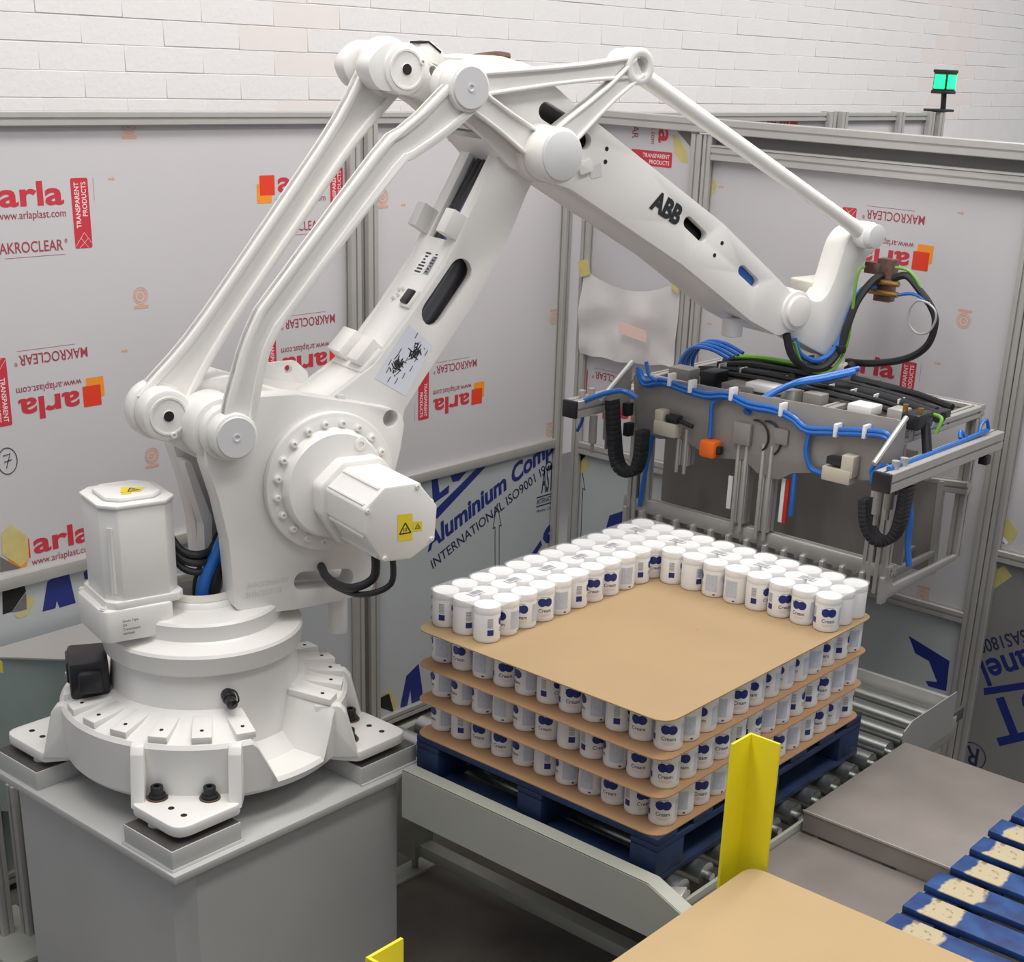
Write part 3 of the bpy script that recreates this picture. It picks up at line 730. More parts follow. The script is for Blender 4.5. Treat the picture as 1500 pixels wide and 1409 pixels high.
rp('cast_lettering', m, 'robot_cap', tur, smooth=False)
rp('stub_leg', MB().cyl(RF(.46, .30, .02), RF(.46, .46, .02), .032, seg=20, bev=.004), parent=tur)
# pivot boss of rod 2
rp('pivot_boss', MB().cyl(RF(*PV, .02), RF(*PV, .155), .098, seg=36, bev=.012).cyl(RF(*PV, .15), RF(*PV, .19), .082, seg=36, bev=.012), parent=tur)

# ---- axis 2 drive on the near side
drv = rp('gear_flange', MB().cyl(RF(*J2, .168), RF(*J2, .196), .218, seg=64, bev=.008))
rp('gear_ring', MB().rev([(.215, .19), (.2, .198), (.172, .198), (.170, .205), (.168, .208), (.168, .222), (.160, .232), (.12, .234), (0, .234)], RF(*J2, 0), RN, 64), parent=drv)
for i in range(20):
    a = 2 * pi * i / 20 + .12
    hexbolt(RF(J2[0] + .186 * cos(a), J2[1] + .186 * sin(a), .197), RN, .0105, .013, parent=drv)
rp('breather_plug', MB().rev([(0, 0), (.021, 0), (.021, .002), (.019, .002), (.019, .006), (.009, .008), (.009, .004), (0, .004)], RF(J2[0] + .078, J2[1] + .122, .2335), RN, 20), 'robot_white', drv)
mo = [(0.29, 0.884), (0.36, 0.942), (0.473, 0.941), (0.537, 0.861), (0.529, 0.754), (0.447, 0.709), (0.352, 0.714), (0.292, 0.81)]
mo = [(J2[0] + .03 + (x - J2[0] - .03) * 1.0, z) for x, z in mo]
mot = rp('drive_motor', MB().prism(rnd(mo, .012, 3), RFR, .225, .52, .006))
mc = (sum(q[0] for q in mo) / 8, sum(q[1] for q in mo) / 8)
sk = [(mc[0] + (x - mc[0]) * 1.16, mc[1] + (z - mc[1]) * 1.16) for x, z in mo]
rp('motor_mount', MB().prism(rnd(sk, .03, 3), RFR, .222, .285, .008), parent=mot)
for i in range(8):
    a, c_ = mo[i - 1], mo[i]
    if i % 2 == 0: continue
    p0 = (a[0] * .85 + c_[0] * .15, a[1] * .85 + c_[1] * .15); p1 = (a[0] * .15 + c_[0] * .85, a[1] * .15 + c_[1] * .85)
    rp('cooling_rib', MB().tube([RF(*p1, .29), RF(*p1, .505)], .006, 6, 1), parent=mot)
    rp('cooling_rib', MB().tube([RF(*p0, .29), RF(*p0, .505)], .006, 6, 1), parent=mot)
for i in range(8):
    q = (mc[0] + (mo[i][0] - mc[0]) * .9, mc[1] + (mo[i][1] - mc[1]) * .9)
    if i in (0, 2, 4, 6): hexbolt(RF(*q, .519), RN, .0065, .006, parent=mot)
fr = (RO + RN * .5205, RE, EZ, RN)
q = [(0.4, 0.854), (0.451, 0.85), (0.451, 0.77), (0.402, 0.772)]; m = MB(); m.flat(q, fr, .0006); m.mi = 1
cq = (sum(x for x, _ in q) / 4, sum(z for _, z in q) / 4 - .003)
def warn(m, fr, c, s):
    tri = [(c[0] - s, c[1] - s * .8), (c[0] + s, c[1] - s * .8), (c[0], c[1] + s * .9)]
    for i in range(3):
        a, b2 = V(tri[i - 1]), V(tri[i]); dd = (b2 - a).normalized(); nn = V((-dd.y, dd.x)) * s * .1
        m.flat([tuple(a - nn), tuple(b2 - nn), tuple(b2 + nn), tuple(a + nn)], fr, .0012)
    for k in (-.25, 0, .25): m.flat(rect(c[0] + s * (k - .05), c[0] + s * (k + .05), c[1] - s * .5, c[1] + s * .1), fr, .0012)
warn(m, fr, cq, .019)
m.mi = 0; q2 = [(0.453, 0.825), (0.483, 0.822), (0.484, 0.793), (0.453, 0.795)]; m.flat(q2, fr, .0006); m.mi = 1; warn(m, fr, (sum(x for x, _ in q2) / 4, sum(z for _, z in q2) / 4), .009)
rp('warning_label', m, ['warning_yellow', 'print_black'], mot, label='yellow hot surface warning label', smooth=False)
rp('cable_gland', MB().cyl(RF(.36, .745, .44), RF(.36, .715, .44), .02, seg=14).cyl(RF(.40, .742, .49), RF(.40, .72, .49), .017, seg=14), 'robot_cap', mot)
rp('motor_cable', MB().tube([RF(.37, .73, .44), RF(.365, .64, .44), RF(.31, .60, .39), RF(.30, .595, .27), RF(.33, .60, .16), RF(.36, .61, .05)], .0135, 10), 'black_rubber', mot)
rp('motor_cable', MB().tube([RF(.40, .725, .49), RF(.395, .63, .49), RF(.33, .585, .42), RF(.305, .58, .28), RF(.34, .59, .16), RF(.37, .60, .05)], .0095, 10), 'black_rubber', mot)
# far side drive
rp('gear_flange', MB().cyl(RF(*J2, -.196), RF(*J2, -.168), .218, seg=48, bev=.008))
rp('drive_motor', MB().prism(rnd([(J2[0] + .115 * cos(a), J2[1] + .115 * sin(a)) for a in [pi / 8 + i * pi / 4 for i in range(8)]], .012), RFR, -.50, -.19, .006))

# ---- axis 1 motor, upright behind the turret hole
c1 = (-.215, .005)
def upr(pts, z0_, z1_, bev=.004): return MB().prism(pts, (RO, RE, -RN, EZ), z0_, z1_, bev)
gb = rp('gear_housing', upr(rnd([(-.345, -.125), (-.14, -.135), (-.115, .10), (-.15, .12), (-.32, .12), (-.355, .09), (-.355, -.1)], .03), .455, .556, .008))
s8 = lambda s, k: [(c1[0] - s, -c1[1] - s * k), (c1[0] - s * k, -c1[1] - s), (c1[0] + s * k, -c1[1] - s), (c1[0] + s, -c1[1] - s * k), (c1[0] + s, -c1[1] + s * k), (c1[0] + s * k, -c1[1] + s), (c1[0] - s * k, -c1[1] + s), (c1[0] - s, -c1[1] + s * k)]
m1 = rp('turning_motor', upr(rnd(s8(.112, .62), .01), .56, .86, .003))
rp('motor_flange', upr(rnd(s8(.118, .8), .012), .553, .578, .003), parent=m1)
rp('motor_lid', MB().prism(rnd(s8(.116, .64), .01), (RO, RE, -RN, EZ), .855, .868, .004).prism(rnd(s8(.086, .6), .02), (RO, RE, -RN, EZ), .866, .882, .012), parent=m1)
for dx, dy in ((-.093, -.093), (-.088, -.098)):
    p = RO + RE * (c1[0] + dx) - RN * (-c1[1] + dy)
    rp('cooling_rib', MB().tube([p + EZ * .60, p + EZ * .80], .005, 8, 1), parent=m1)
fr = (RO + EZ * .8825, RE, -RN, EZ)
m = MB(); m.flat([(-.245, -.04), (-.19, -.055), (-.165, -.02), (-.225, .01)], fr, .0006); m.flat([(-.25, -.06), (-.222, -.066), (-.216, -.05), (-.245, -.044)], fr, .0006); m.mi = 1; warn(m, fr, (-.205, -.027), .018)
rp('warning_label', m, ['warning_yellow', 'print_black'], m1, smooth=False)
for u_, w_ in ((-.34, .10), (-.335, -.095)): hexbolt(RF(u_, .556, w_), EZ, .009, .007, parent=gb)
fr = (RO + RN * .136, RE, EZ, RN); m = MB()
for i, ln in enumerate(('Grade Type', 'Oil', 'Transmission', '       lubricant')): put_text(m, ln, fr, -.30, .52 - i * .013, .007, bold=.02)
rp('small_print', m, 'print_black', gb, smooth=False)
for k, (r_, dz) in enumerate(((.013, 0), (.011, -.03), (.012, .026))):
    rp('motor_cable', MB().tube([RF(-.115, .74 + dz, -.07), RF(-.09, .70 + dz, -.03), RF(-.06, .64 + dz, .01), RF(-.01, .625 + dz, .03), RF(.06, .63 + dz, .0)], r_, 8), 'black_rubber', m1)
# hoses rising out of the turret hole
for k, (du, dw, r_, mt) in enumerate(((-.015, .035, .021, 'hose_blue'), (.02, .03, .02, 'black_rubber'), (.045, .0, .017, 'black_rubber'), (.0, -.03, .018, 'black_rubber'))):
    rp('dress_hose', MB().tube([RF(du, .46, dw), RF(du + .01, .56, dw), RF(du + .07, .66, dw * .8), RF(du + .16, .78, dw * .5), RF(.42, .95, dw * .6), RF(.62, 1.2, dw * .8), RF(.80, 1.45, dw), RF(.98, 1.72, dw), RF(1.10, 1.88, dw * .8), RF(1.25, 1.88, dw * .6), RF(1.62, 1.66, dw), RF(2.0, 1.45, dw), RF(2.25, 1.25, dw)], r_, 10), mt, rob)

rp('conduit', MB().tube([RF(.52, 1.0, .01), RF(.64, 1.16, .02), RF(.78, 1.34, .025), RF(.90, 1.50, .02), RF(.98, 1.62, .0)], .046, 14), 'conduit_grey', rob)
rp('conduit', MB().tube([RF(1.25, 1.87, .03), RF(1.5, 1.74, .06), RF(1.8, 1.575, .06), RF(2.05, 1.43, .055), RF(2.2, 1.33, .04)], .036, 12), 'black_rubber', rob)
rp('dress_hose', MB().tube([RF(1.9, 1.52, .07), RF(2.03, 1.445, .085), RF(2.12, 1.385, .085), RF(2.25, 1.27, .07)], .025, 10), 'hose_blue', rob)
# ---- lower arm: hollow casting
arm = [(1.094, 1.912), (1.024, 1.87), (0.976, 1.785), (0.923, 1.694), (0.801, 1.491), (0.679, 1.34), (0.553, 1.201), (0.439, 1.133), (0.35, 1.082), (0.297, 0.982), (0.292, 0.831), (0.384, 0.706), (0.53, 0.707), (0.618, 0.854), (0.66, 1.051), (0.735, 1.149), (0.905, 1.358), (1.03, 1.545), (1.103, 1.701), (1.157, 1.794), (1.175, 1.866)]
arm_s = rnd(arm, .03, 3)
sl = slot(*[(0.862, 1.471), (0.763, 1.35)], .042)
la = rp('lower_arm', MB().prism([arm_s, sl], RFR, .085, .112, .007))
rp('far_side', MB().prism(arm_s, RFR, -.112, -.085, .007), parent=la)
def strip(pts, t, w0, w1):
    """thick wall along an open (u, z) line"""
    L = []; R_ = []
    for i, p in enumerate(pts):
        a = V(pts[max(i - 1, 0)]); c_ = V(pts[min(i + 1, len(pts) - 1)]); d_ = (c_ - a).normalized(); n_ = V((-d_.y, d_.x))
        L.append(tuple(V(p))); R_.append(tuple(V(p) + n_ * t))
    return MB().prism(L + R_[::-1], RFR, w0, w1, .002)
rear = smooth2(arm[4:9], 4, False); rear = [(0.845, 1.562)] + rear[1:]
rp('rear_wall', strip(rear, .018, -.09, .09), parent=la)
front = smooth2(arm[14:20], 4, False)
rp('front_wall', strip(front, .018, -.09, .09), parent=la)
# rims that thicken the open top of the rear wall
for w_ in (.075, -.075):
    rp('opening_rim', strip(smooth2(arm[1:5], 4, False), .022, w_ - .022, w_ + .022), parent=la)
# clamps and bits on the rear face; ra() gives the point on the rear line at height z
def ra(z):
    pts = smooth2(arm[1:9], 8, False)
    for a, c_ in zip(pts, pts[1:]):
        if (a[1] - z) * (c_[1] - z) <= 0 and a[1] != c_[1]:
            t = (z - a[1]) / (c_[1] - a[1]); d_ = (V(a) - V(c_)).normalized(); return a[0] + (c_[0] - a[0]) * t, z, d_
    return pts[0][0], z, V((.6, .8))
def on_rear(z, w, hl, hw, ht, name, mats=W_, bev=.004, lift=0.):
    u_, z_, d_ = ra(z); n_ = V((-d_.y, d_.x))
    c_ = RF(u_ + n_.x * (ht + lift), z_ + n_.y * (ht + lift), w)
    D = RE * d_.x + EZ * d_.y; Nn = RE * n_.x + EZ * n_.y
    return rp(name, MB().obox(c_, D * hl, RN * hw, Nn * ht, bev), mats, la)
on_rear(1.215, -.052, .045, .040, .030, 'cable_clamp'); on_rear(1.215, .048, .045, .034, .022, 'cable_clamp')
on_rear(1.205, .0, .050, .10, .006, 'clamp_plate')
on_rear(1.60, -.085, .040, .024, .030, 'cable_clamp'); on_rear(1.60, .083, .040, .026, .028, 'cable_clamp')
on_rear(1.385, .052, .034, .03, .006, 'plug_plate'); on_rear(1.385, .052, .026, .021, .008, 'black_plug', 'black_gloss', .006, .006)
for dz, dw in ((0, -.02), (.014, -.035), (-.012, -.035), (.018, -.015)): on_rear(1.385 + dz, dw, .004, .004, .007, 'stud', 'robot_cap', .001)
m = MB(); mt = ['print_grey', 'print_black', 'lid_white']
for zc, wc, hl, hw in ((1.49, .045, .042, .014), (1.487, -.005, .045, .026)):
    u_, z_, d_ = ra(zc); n_ = V((-d_.y, d_.x)); D = RE * d_.x + EZ * d_.y; Nn = RE * n_.x + EZ * n_.y
    fr = (RF(u_, z_, wc) + Nn * .0035, D, -RN, Nn)
    m.mi = 0 if hw < .02 else 2; m.flat(rect(-hl, hl, -hw, hw), fr, 0)
    m.mi = 1
    for k in range(7):
        x0 = -hl * .85 + k * hl * .25
        m.flat(rect(x0, x0 + hl * .13, -hw * random.uniform(.2, .8), hw * random.uniform(.2, .8)), fr, .0005)
rp('rating_label', m, mt, la, smooth=False)
# drawing label on the near side
lb = [(0.673, 1.318), (0.763, 1.247), (0.664, 1.095), (0.554, 1.161)]; fr = (RO + RN * .1125, RE, EZ, RN)
m = MB(); m.flat(lb, fr, .0006); m.mi = 1
A_, B_, C_, D_ = (V(p) for p in lb)
def lp(s, t): return (A_ * (1 - s) + B_ * s) * (1 - t) + (D_ * (1 - s) + C_ * s) * t
for cs, ct, rr in ((.62, .26, .12), (.36, .62, .15)):
    for k in range(46):
        s, t = cs + random.gauss(0, rr * .55), ct + random.gauss(0, rr * .55)
        a = random.uniform(-.5, .5) + (.9 if k % 3 else 2.3); q = lp(s, t); ln = random.uniform(.003, .012); wd = random.uniform(.0006, .0026)
        d_ = V((cos(a), sin(a))) * ln; n_ = V((-sin(a), cos(a))) * wd
        m.flat([tuple(q - d_ - n_), tuple(q + d_ - n_), tuple(q + d_ + n_), tuple(q - d_ + n_)], fr, .001 + k * .00001)
for s, t in ((.38, .05), (.92, .18), (.2, .42), (.18, .78), (.55, .86), (.75, .55), (.66, .72), (.5, .48), (.35, .9), (.12, .66)):
    q = lp(s, t); d_ = (C_ - B_).normalized() * .01; n_ = V((-d_.y, d_.x)) * .12; m.flat([tuple(q - d_ - n_), tuple(q + d_ - n_), tuple(q + d_ + n_), tuple(q - d_ + n_)], fr, .0018)
rp('drawing_label', m, ['label_pale', 'print_black'], la, label='white label with black line drawings', smooth=False)
rp('elbow_hub', MB().cyl(RF(*EL, -.13), RF(*EL, .165), .088, seg=40, bev=.01), parent=la)
rp('hub_cover', MB().cyl(RF(J2[0], J2[1], -.1), RF(J2[0], J2[1], .1), .19, seg=48, bev=.01), parent=la)

# ---- rods: I-section with raised rims
def rod(path, hw, w0, w1, name, parent=rob, rim=.0225):
    """path of (u, z) centres with half widths hw; web recessed between two rims"""
    P = [V(p) for p in path]; L = []; R_ = []; Li = []; Ri = []
    for i, p in enumerate(P):
        d_ = (P[min(i + 1, len(P) - 1)] - P[max(i - 1, 0)]).normalized(); n_ = V((-d_.y, d_.x))
        L.append(tuple(p + n_ * hw[i])); R_.append(tuple(p - n_ * hw[i])); Li.append(tuple(p + n_ * (hw[i] - rim))); Ri.append(tuple(p - n_ * (hw[i] - rim)))
    t = w1 - w0
    o = rp(name, MB().prism(L + R_[::-1], RFR, w0 + t * .28, w1 - t * .28), parent=parent)
    rm = o if parent is rob else parent
    rp('rim', MB().prism(L + Li[::-1], RFR, w0, w1, .0055), parent=rm); rp('rim', MB().prism(R_ + Ri[::-1], RFR, w0, w1, .0055), parent=rm)
    return o
def lerp(a, c_, t): return (a[0] + (c_[0] - a[0]) * t, a[1] + (c_[1] - a[1]) * t)
pth = [lerp(LV, L2, t) for t in (0, .04, .08, .13, .18, .25, .35, .5, .65, .75, .82, .87, .92, .96, 1)]
wd = [.078, .073, .066, .057, .051, .047, .0455, .0455, .0455, .046, .049, .055, .064, .07, .075]
r1 = rod(pth, wd, -.042, .008, 'connecting_rod')
for q, dk in ((LV, 1), (L2, 0)):
    rp('rod_eye', MB().cyl(RF(*q, -.055), RF(*q, .0), .088, seg=40, bev=.012), parent=r1)
# lever of the rear rod on the turret (fork around the rod eye) and at the back of the upper arm
lev = rp('drive_lever', MB().prism(rnd([(LV[0] - .06, LV[1] - .045), (LV[0] - .075, LV[1] + .03), (LV[0] - .02, LV[1] + .075), (LV[0] + .05, LV[1] + .06), (.10, 1.05), (.30, .98), (.36, .88), (.30, .76), (.16, .80), (.02, .94)], .05, 5), RFR, .0, .055, .010))
rp('lever_boss', MB().cyl(RF(*LV, .0), RF(*LV, .075), .076, seg=40, bev=.010), parent=lev)
rp('pin_cap', MB().rev([(.056, 0), (.056, .004), (.05, .004), (.05, .001), (.016, .001), (.016, .004), (0, .004)], RF(*LV, .0745), RN, 36), parent=lev)
rp('pin_hole', MB().cyl(RF(*LV, .0745), RF(*LV, .0792), .0155, seg=20), 'hole_dark', lev)
hexbolt(RF(LV[0] + .012, LV[1] - .058, .06), RN, .0095, .02, parent=lev)
path2 = [(0.046, 1.055), (0.065, 1.149), (0.088, 1.23), (0.114, 1.306), (0.15, 1.374), (0.199, 1.433), (0.537, 1.811), (0.605, 1.86), (0.673, 1.902), (0.738, 1.95), (0.824, 2.019)]
wd2 = [.052, .047, .043, .041, .042, .044, .044, .046, .050, .056, .06]
r2 = rod(smooth2(path2, 3, False), [wd2[min(i // 3, 10)] + (wd2[min(i // 3 + 1, 10)] - wd2[min(i // 3, 10)]) * (i % 3) / 3 for i in range(len(smooth2(path2, 3, False)))], .182, .228, 'connecting_rod')
for q in (PV, P2): rp('rod_eye', MB().cyl(RF(*q, .17), RF(*q, .238), .069, seg=40, bev=.008), parent=r2)
for q in (PV, P2): rp('pivot_cap', MB().rev([(.060, 0), (.060, .003), (.058, .005), (.012, .005), (.012, .007), (.008, .007), (.004, .003), (0, .003)], RF(*q, .238), RN, 40), 'robot_cap', r2)

# ---- bracket plate behind rod 2 on top of the turret, far side lifting plate
rp('lifting_lug', MB().prism([rnd([(0.162, 1.154), (0.345, 1.151), (0.386, 1.117), (0.413, 1.059), (0.157, 1.052)], .02), circ(*[(0.366, 1.162)][0], .0)] [:1], RFR, -.13, -.11, .004), parent=tur)
u_, z_ = [(0.286, 1.126)][0]
lug = [(0.279, 1.188), (0.388, 1.19), (0.429, 1.15), (0.432, 1.095), (0.263, 1.067)]
rp('lifting_lug', MB().prism([rnd(lug, .02), circ(*[(0.361, 1.166)][0], .013)], RFR, -.115, -.095, .004), parent=tur)
rp('top_deck', MB().prism(rnd([(0.016, 1.178), (0.12, 1.185), (0.364, 1.096), (0.363, 1.053), (0.113, 1.046), (0.019, 1.108)], .012), RFR, -.15, .0, .006), parent=tur)
rp('stop_block', MB().obox(RF(.43, 1.105, .12), RE * .012, RN * .012, EZ * .018, .002).obox(RF(.40, 1.09, .10), RE * .035, RN * .02, EZ * .008, .002), 'robot_cap', tur)

# ---- upper arm: hollow casting
ua = [(0.755, 2), (0.778, 2.057), (0.872, 2.096), (0.982, 2.107), (1.083, 2.086), (1.189, 2.024), (1.286, 1.961), (1.548, 1.812), (1.937, 1.592), (2.23, 1.389), (2.34, 1.308), (2.356, 1.2), (2.259, 1.176), (2.112, 1.241), (1.761, 1.458), (1.447, 1.622), (1.259, 1.72), (1.136, 1.751), (1.025, 1.787), (0.939, 1.867), (0.823, 1.944)]
ua_s = rnd(ua, .035, 3)
hs = [slot(*[(1.772, 1.601), (1.842, 1.553)], .021), slot(*[(2.045, 1.427), (2.115, 1.38)], .019), circ(*[(1.31, 1.865)][0], .026), slot(*[(1.153, 1.953), (1.229, 1.918)], .028)]
up = rp('upper_arm', MB().prism([ua_s] + hs, RFR, .105, .135, .010))
rp('far_side', MB().prism(ua_s, RFR, -.135, -.105, .010), parent=up)
def ring(poly, t, w0, w1, sel):
    return strip([poly[i % len(poly)] for i in sel], t, w0, w1)
rp('top_wall', ring(ua, -.02, -.108, .108, range(2, 11)), parent=up)
rp('bottom_wall', ring(ua, -.02, -.108, .108, range(12, 20)), parent=up)
rp('end_wall', ring(ua, -.02, -.108, .108, range(10, 13)), parent=up)
# rear tail that carries the rod eye
tail = smooth2([(0.552, 2.058), (0.575, 2.102), (0.631, 2.132), (0.695, 2.114), (0.818, 2.047), (0.929, 1.972), (0.906, 1.893), (0.783, 1.966), (0.67, 1.994), (0.588, 2.003)], 5)
slt = slot(*[(0.768, 2.059), (0.782, 2.031)], .012)
rp('tail_fork', MB().prism([tail, slt], RFR, .012, .09, .010), parent=up)
rp('tail_fork', MB().prism(tail, RFR, -.13, -.065, .010), parent=up)
rp('tail_boss', MB().cyl(RF(*L2, .01), RF(*L2, .098), .073, seg=40, bev=.010), parent=up)
rp('pin_cap', MB().rev([(.056, 0), (.056, .004), (.05, .004), (.05, .001), (.016, .001), (.016, .004), (0, .004)], RF(*L2, .0975), RN, 36), parent=up)
rp('pin_hole', MB().cyl(RF(*L2, .0975), RF(*L2, .1022), .0155, seg=20), 'hole_dark', up)
hexbolt(RF(L2[0] + .052, L2[1] + .022, .09), RN, .0095, .014, parent=up)
lgp = [(0.737, 2.093), (0.751, 2.134), (0.789, 2.137), (0.83, 2.11), (0.833, 2.068)]
lg = rp('cable_bracket', MB().prism(rnd(lgp, .006), RFR, -.03, .05, .003), parent=up)
rp('bracket_edge', MB().prism([(0.742, 2.136), (0.777, 2.139), (0.82, 2.112), (0.818, 2.106), (0.777, 2.133), (0.742, 2.13)], RFR, .0, .052), 'hole_dark', up)
rp('hose_guard', MB().tube([RF(u_, z_, -.10) for u_, z_ in [(0.934, 2.071), (1.022, 2.094), (1.112, 2.107), (1.165, 2.105)]], .012, 8), 'rust_ring', up)
hx = [(1.4, 1.842), (1.397, 1.802), (1.937, 1.526), (1.906, 1.485)]
for q in hx: rp('tapped_hole', MB().cyl(RF(*q, .1345), RF(*q, .1358), .0075, seg=12), 'hole_dark', up)
fr = (RO + RN * .136, RE, EZ, RN); m = MB(); q0, q1_ = [(1.593, 1.657), (1.722, 1.593)]
seg_text(m, 'ABB', fr, q0, q1_, .062, bold=.07, t=.0008); rp('logo_letters', m, 'print_black', up, label='bold black letters ABB', smooth=False)
rp('sticker', MB().flat(rnd([(1.329, 1.783), (1.377, 1.8), (1.386, 1.757), (1.342, 1.749)], .004), fr, .0005), 'robot_cap', up)
rp('roller_bracket', MB().prism(rnd([(1.273, 1.8), (1.327, 1.813), (1.34, 1.775), (1.291, 1.762)], .004), RFR, .135, .15, .002), parent=up)

# ---- triangular link
tri = rp('link_triangle', MB().cyl(RF(*EL, .16), RF(*EL, .262), .083, seg=44, bev=.012))
rp('pivot_cap', MB().rev([(.074, 0), (.074, .004), (.071, .006), (0, .006)], RF(*EL, .262), RN, 44), 'robot_cap', tri)
rp('link_eye', MB().cyl(RF(*P2, .12), RF(*P2, .172), .072, seg=40, bev=.010), parent=tri)
ey = circ(*TV, .057, 40); rp('link_eye', MB().prism([ey, circ(*TV, .029, 28)], RFR, .10, .185, .010), parent=tri)
rp('eye_bush', MB().cyl(RF(*TV, .09), RF(*TV, .15), .031, seg=28), 'robot_cap', tri)
def bar(a, c_, ra_, rc_, h0, h1, w0, w1):
    P = [lerp(a, c_, t) for t in (0, .15, .3, .5, .7, .85, 1)]; H = [h0, h0 * .88, h0 * .8, (h0 + h1) * .38, h1 * .8, h1 * .88, h1]
    return rod(P, H, w0, w1, 'link_bar', tri, .012)
bar(P2, TV, 0, 0, .040, .036, .130, .180)
bar(P2, EL, 0, 0, .046, .052, .130, .185)
bar(EL, TV, 0, 0, .050, .036, .135, .185)

# ---- upper rod, round and tapered
rp('upper_rod', MB().tube([RF(*lerp(TV, T2, t), .115) for t in (0, .03, .08, .14, .3, .55, .8, .9, .96, 1)], lambda s: .040 - .010 * min(1, s * 5) - .004 * s + (.008 * max(0, (s - .8) * 5)), 16))
rp('rod_eye', MB().cyl(RF(*TV, .055), RF(*TV, .10), .052, seg=32, bev=.008))
rp('rod_eye', MB().cyl(RF(*T2, .075), RF(*T2, .15), .05, seg=32, bev=.008))

# ---- wrist
wp = smooth2([(2.238, 1.323), (2.308, 1.347), (2.378, 1.334), (2.441, 1.302), (2.498, 1.286), (2.543, 1.31), (2.577, 1.375), (2.599, 1.451), (2.626, 1.514), (2.683, 1.553), (2.777, 1.54), (2.803, 1.482), (2.742, 1.433), (2.718, 1.371), (2.696, 1.278), (2.679, 1.172), (2.68, 1.075), (2.63, 1.052), (2.546, 1.075), (2.415, 1.133), (2.29, 1.193), (2.231, 1.266)], 4)
wr = rp('wrist_housing', MB().prism(wp, RFR, -.02, .095, .012))
rp('wrist_pivot', MB().cyl(RF(*WR, -.15), RF(*WR, .145), .075, seg=40, bev=.006).cyl(RF(*WR, .14), RF(*WR, .16), .058, seg=36, bev=.006), parent=wr)
rp('pivot_cap', MB().cyl(RF(*T2, .095), RF(*T2, .178), .045, seg=32, bev=.004), 'robot_cap', wr)
rp('wrist_motor', MB().prism(rnd([(2.546, 1.343), (2.698, 1.347), (2.729, 1.248), (2.566, 1.257)], .008), RFR, -.12, .0, .006), 'cast_cream', wr)
fl = RF(2.695, 0, 0); FLX, FLY = fl.x, fl.y
rp('tool_flange', MB().cyl((FLX, FLY, .975), (FLX, FLY, 1.10), .062, seg=32, bev=.006).cyl((FLX, FLY, .955), (FLX, FLY, .978), .085, seg=32, bev=.003), parent=wr)
rp('under_gland', MB().obox(RF(2.10, 1.205, .05), RE * .03, RN * .03, EZ * .035, .008), 'robot_cap', wr)
# copper coloured connector box at the wrist and its cable loops
cb = [(-0.655, 1.314), (-0.709, 1.355)]
cbx = rp('connector_box', MB().obox(V((cb[0][0], 2.25, cb[0][1])), EX * .036, EY * .025, EZ * .082, .004), 'copper_box', wr, label='dark copper coloured connector box')
rp('connector_lug', MB().obox(V((cb[1][0], 2.245, cb[1][1])), EX * .035, EY * .022, EZ * .022, .003), 'copper_box', wr)
for dz in (-.045, -.005): rp('brass_fitting', MB().cyl((cb[0][0] - .05, 2.215, cb[0][1] + dz), (cb[0][0] + .075, 2.215, cb[0][1] + dz), .011, seg=12), 'brass', wr)
def px_path(pts): return [RF(u_, z_, w_) for (u_, z_), w_ in pts]
def cab(uzs, w, r, mt, seg=8, name='dress_cable'):
    n = len(uzs); return rp(name, MB().tube([RF(a, c_, w if not callable(w) else w(i / (n - 1))) for i, (a, c_) in enumerate(uzs)], r, seg), mt, wr)
cab([(2.307, 1.177), (2.347, 1.096), (2.428, 1.042), (2.522, 1.034), (2.6, 1.09), (2.631, 1.181), (2.675, 1.283), (2.754, 1.358), (2.821, 1.376)], .13, .016, 'black_rubber')
cab([(2.363, 1.153), (2.4, 1.095), (2.479, 1.063), (2.559, 1.078), (2.617, 1.143), (2.648, 1.231), (2.702, 1.32), (2.778, 1.329)], .12, .011, 'hose_blue')
cab([(2.349, 1.146), (2.398, 1.064), (2.486, 1.017), (2.583, 1.027), (2.638, 1.112), (2.648, 1.231), (2.652, 1.387), (2.686, 1.412)], .135, .006, 'cable_green')
def caby(xzs, y, r, mt): return rp('dress_cable', MB().tube([V((a, y, c_)) for a, c_ in xzs], r, 8), mt, wr)
caby([(-0.611, 1.327), (-0.555, 1.345), (-0.496, 1.301), (-0.442, 1.251), (-0.41, 1.193), (-0.421, 1.113), (-0.466, 1.058), (-0.543, 1.018), (-0.66, 0.988), (-0.783, 0.974)], 2.22, .0145, 'black_rubber')
caby([(-0.433, 1.257), (-0.486, 1.262), (-0.515, 1.219), (-0.507, 1.168), (-0.468, 1.139), (-0.423, 1.151), (-0.401, 1.196), (-0.407, 1.234), (-0.439, 1.258)], 2.2, .0045, 'aluminium')
caby([(-0.606, 1.37), (-0.552, 1.366), (-0.506, 1.33), (-0.462, 1.264)], 2.22, .006, 'cable_green')
caby([(-0.574, 1.27), (-0.523, 1.282), (-0.475, 1.273), (-0.449, 1.251)], 2.21, .0065, 'hose_blue')
rp('cable_tie', MB().obox(RF(*[(2.602, 1.1)][0], .13), RE * .018, RN * .022, EZ * .014, .003), 'black_rubber', wr)

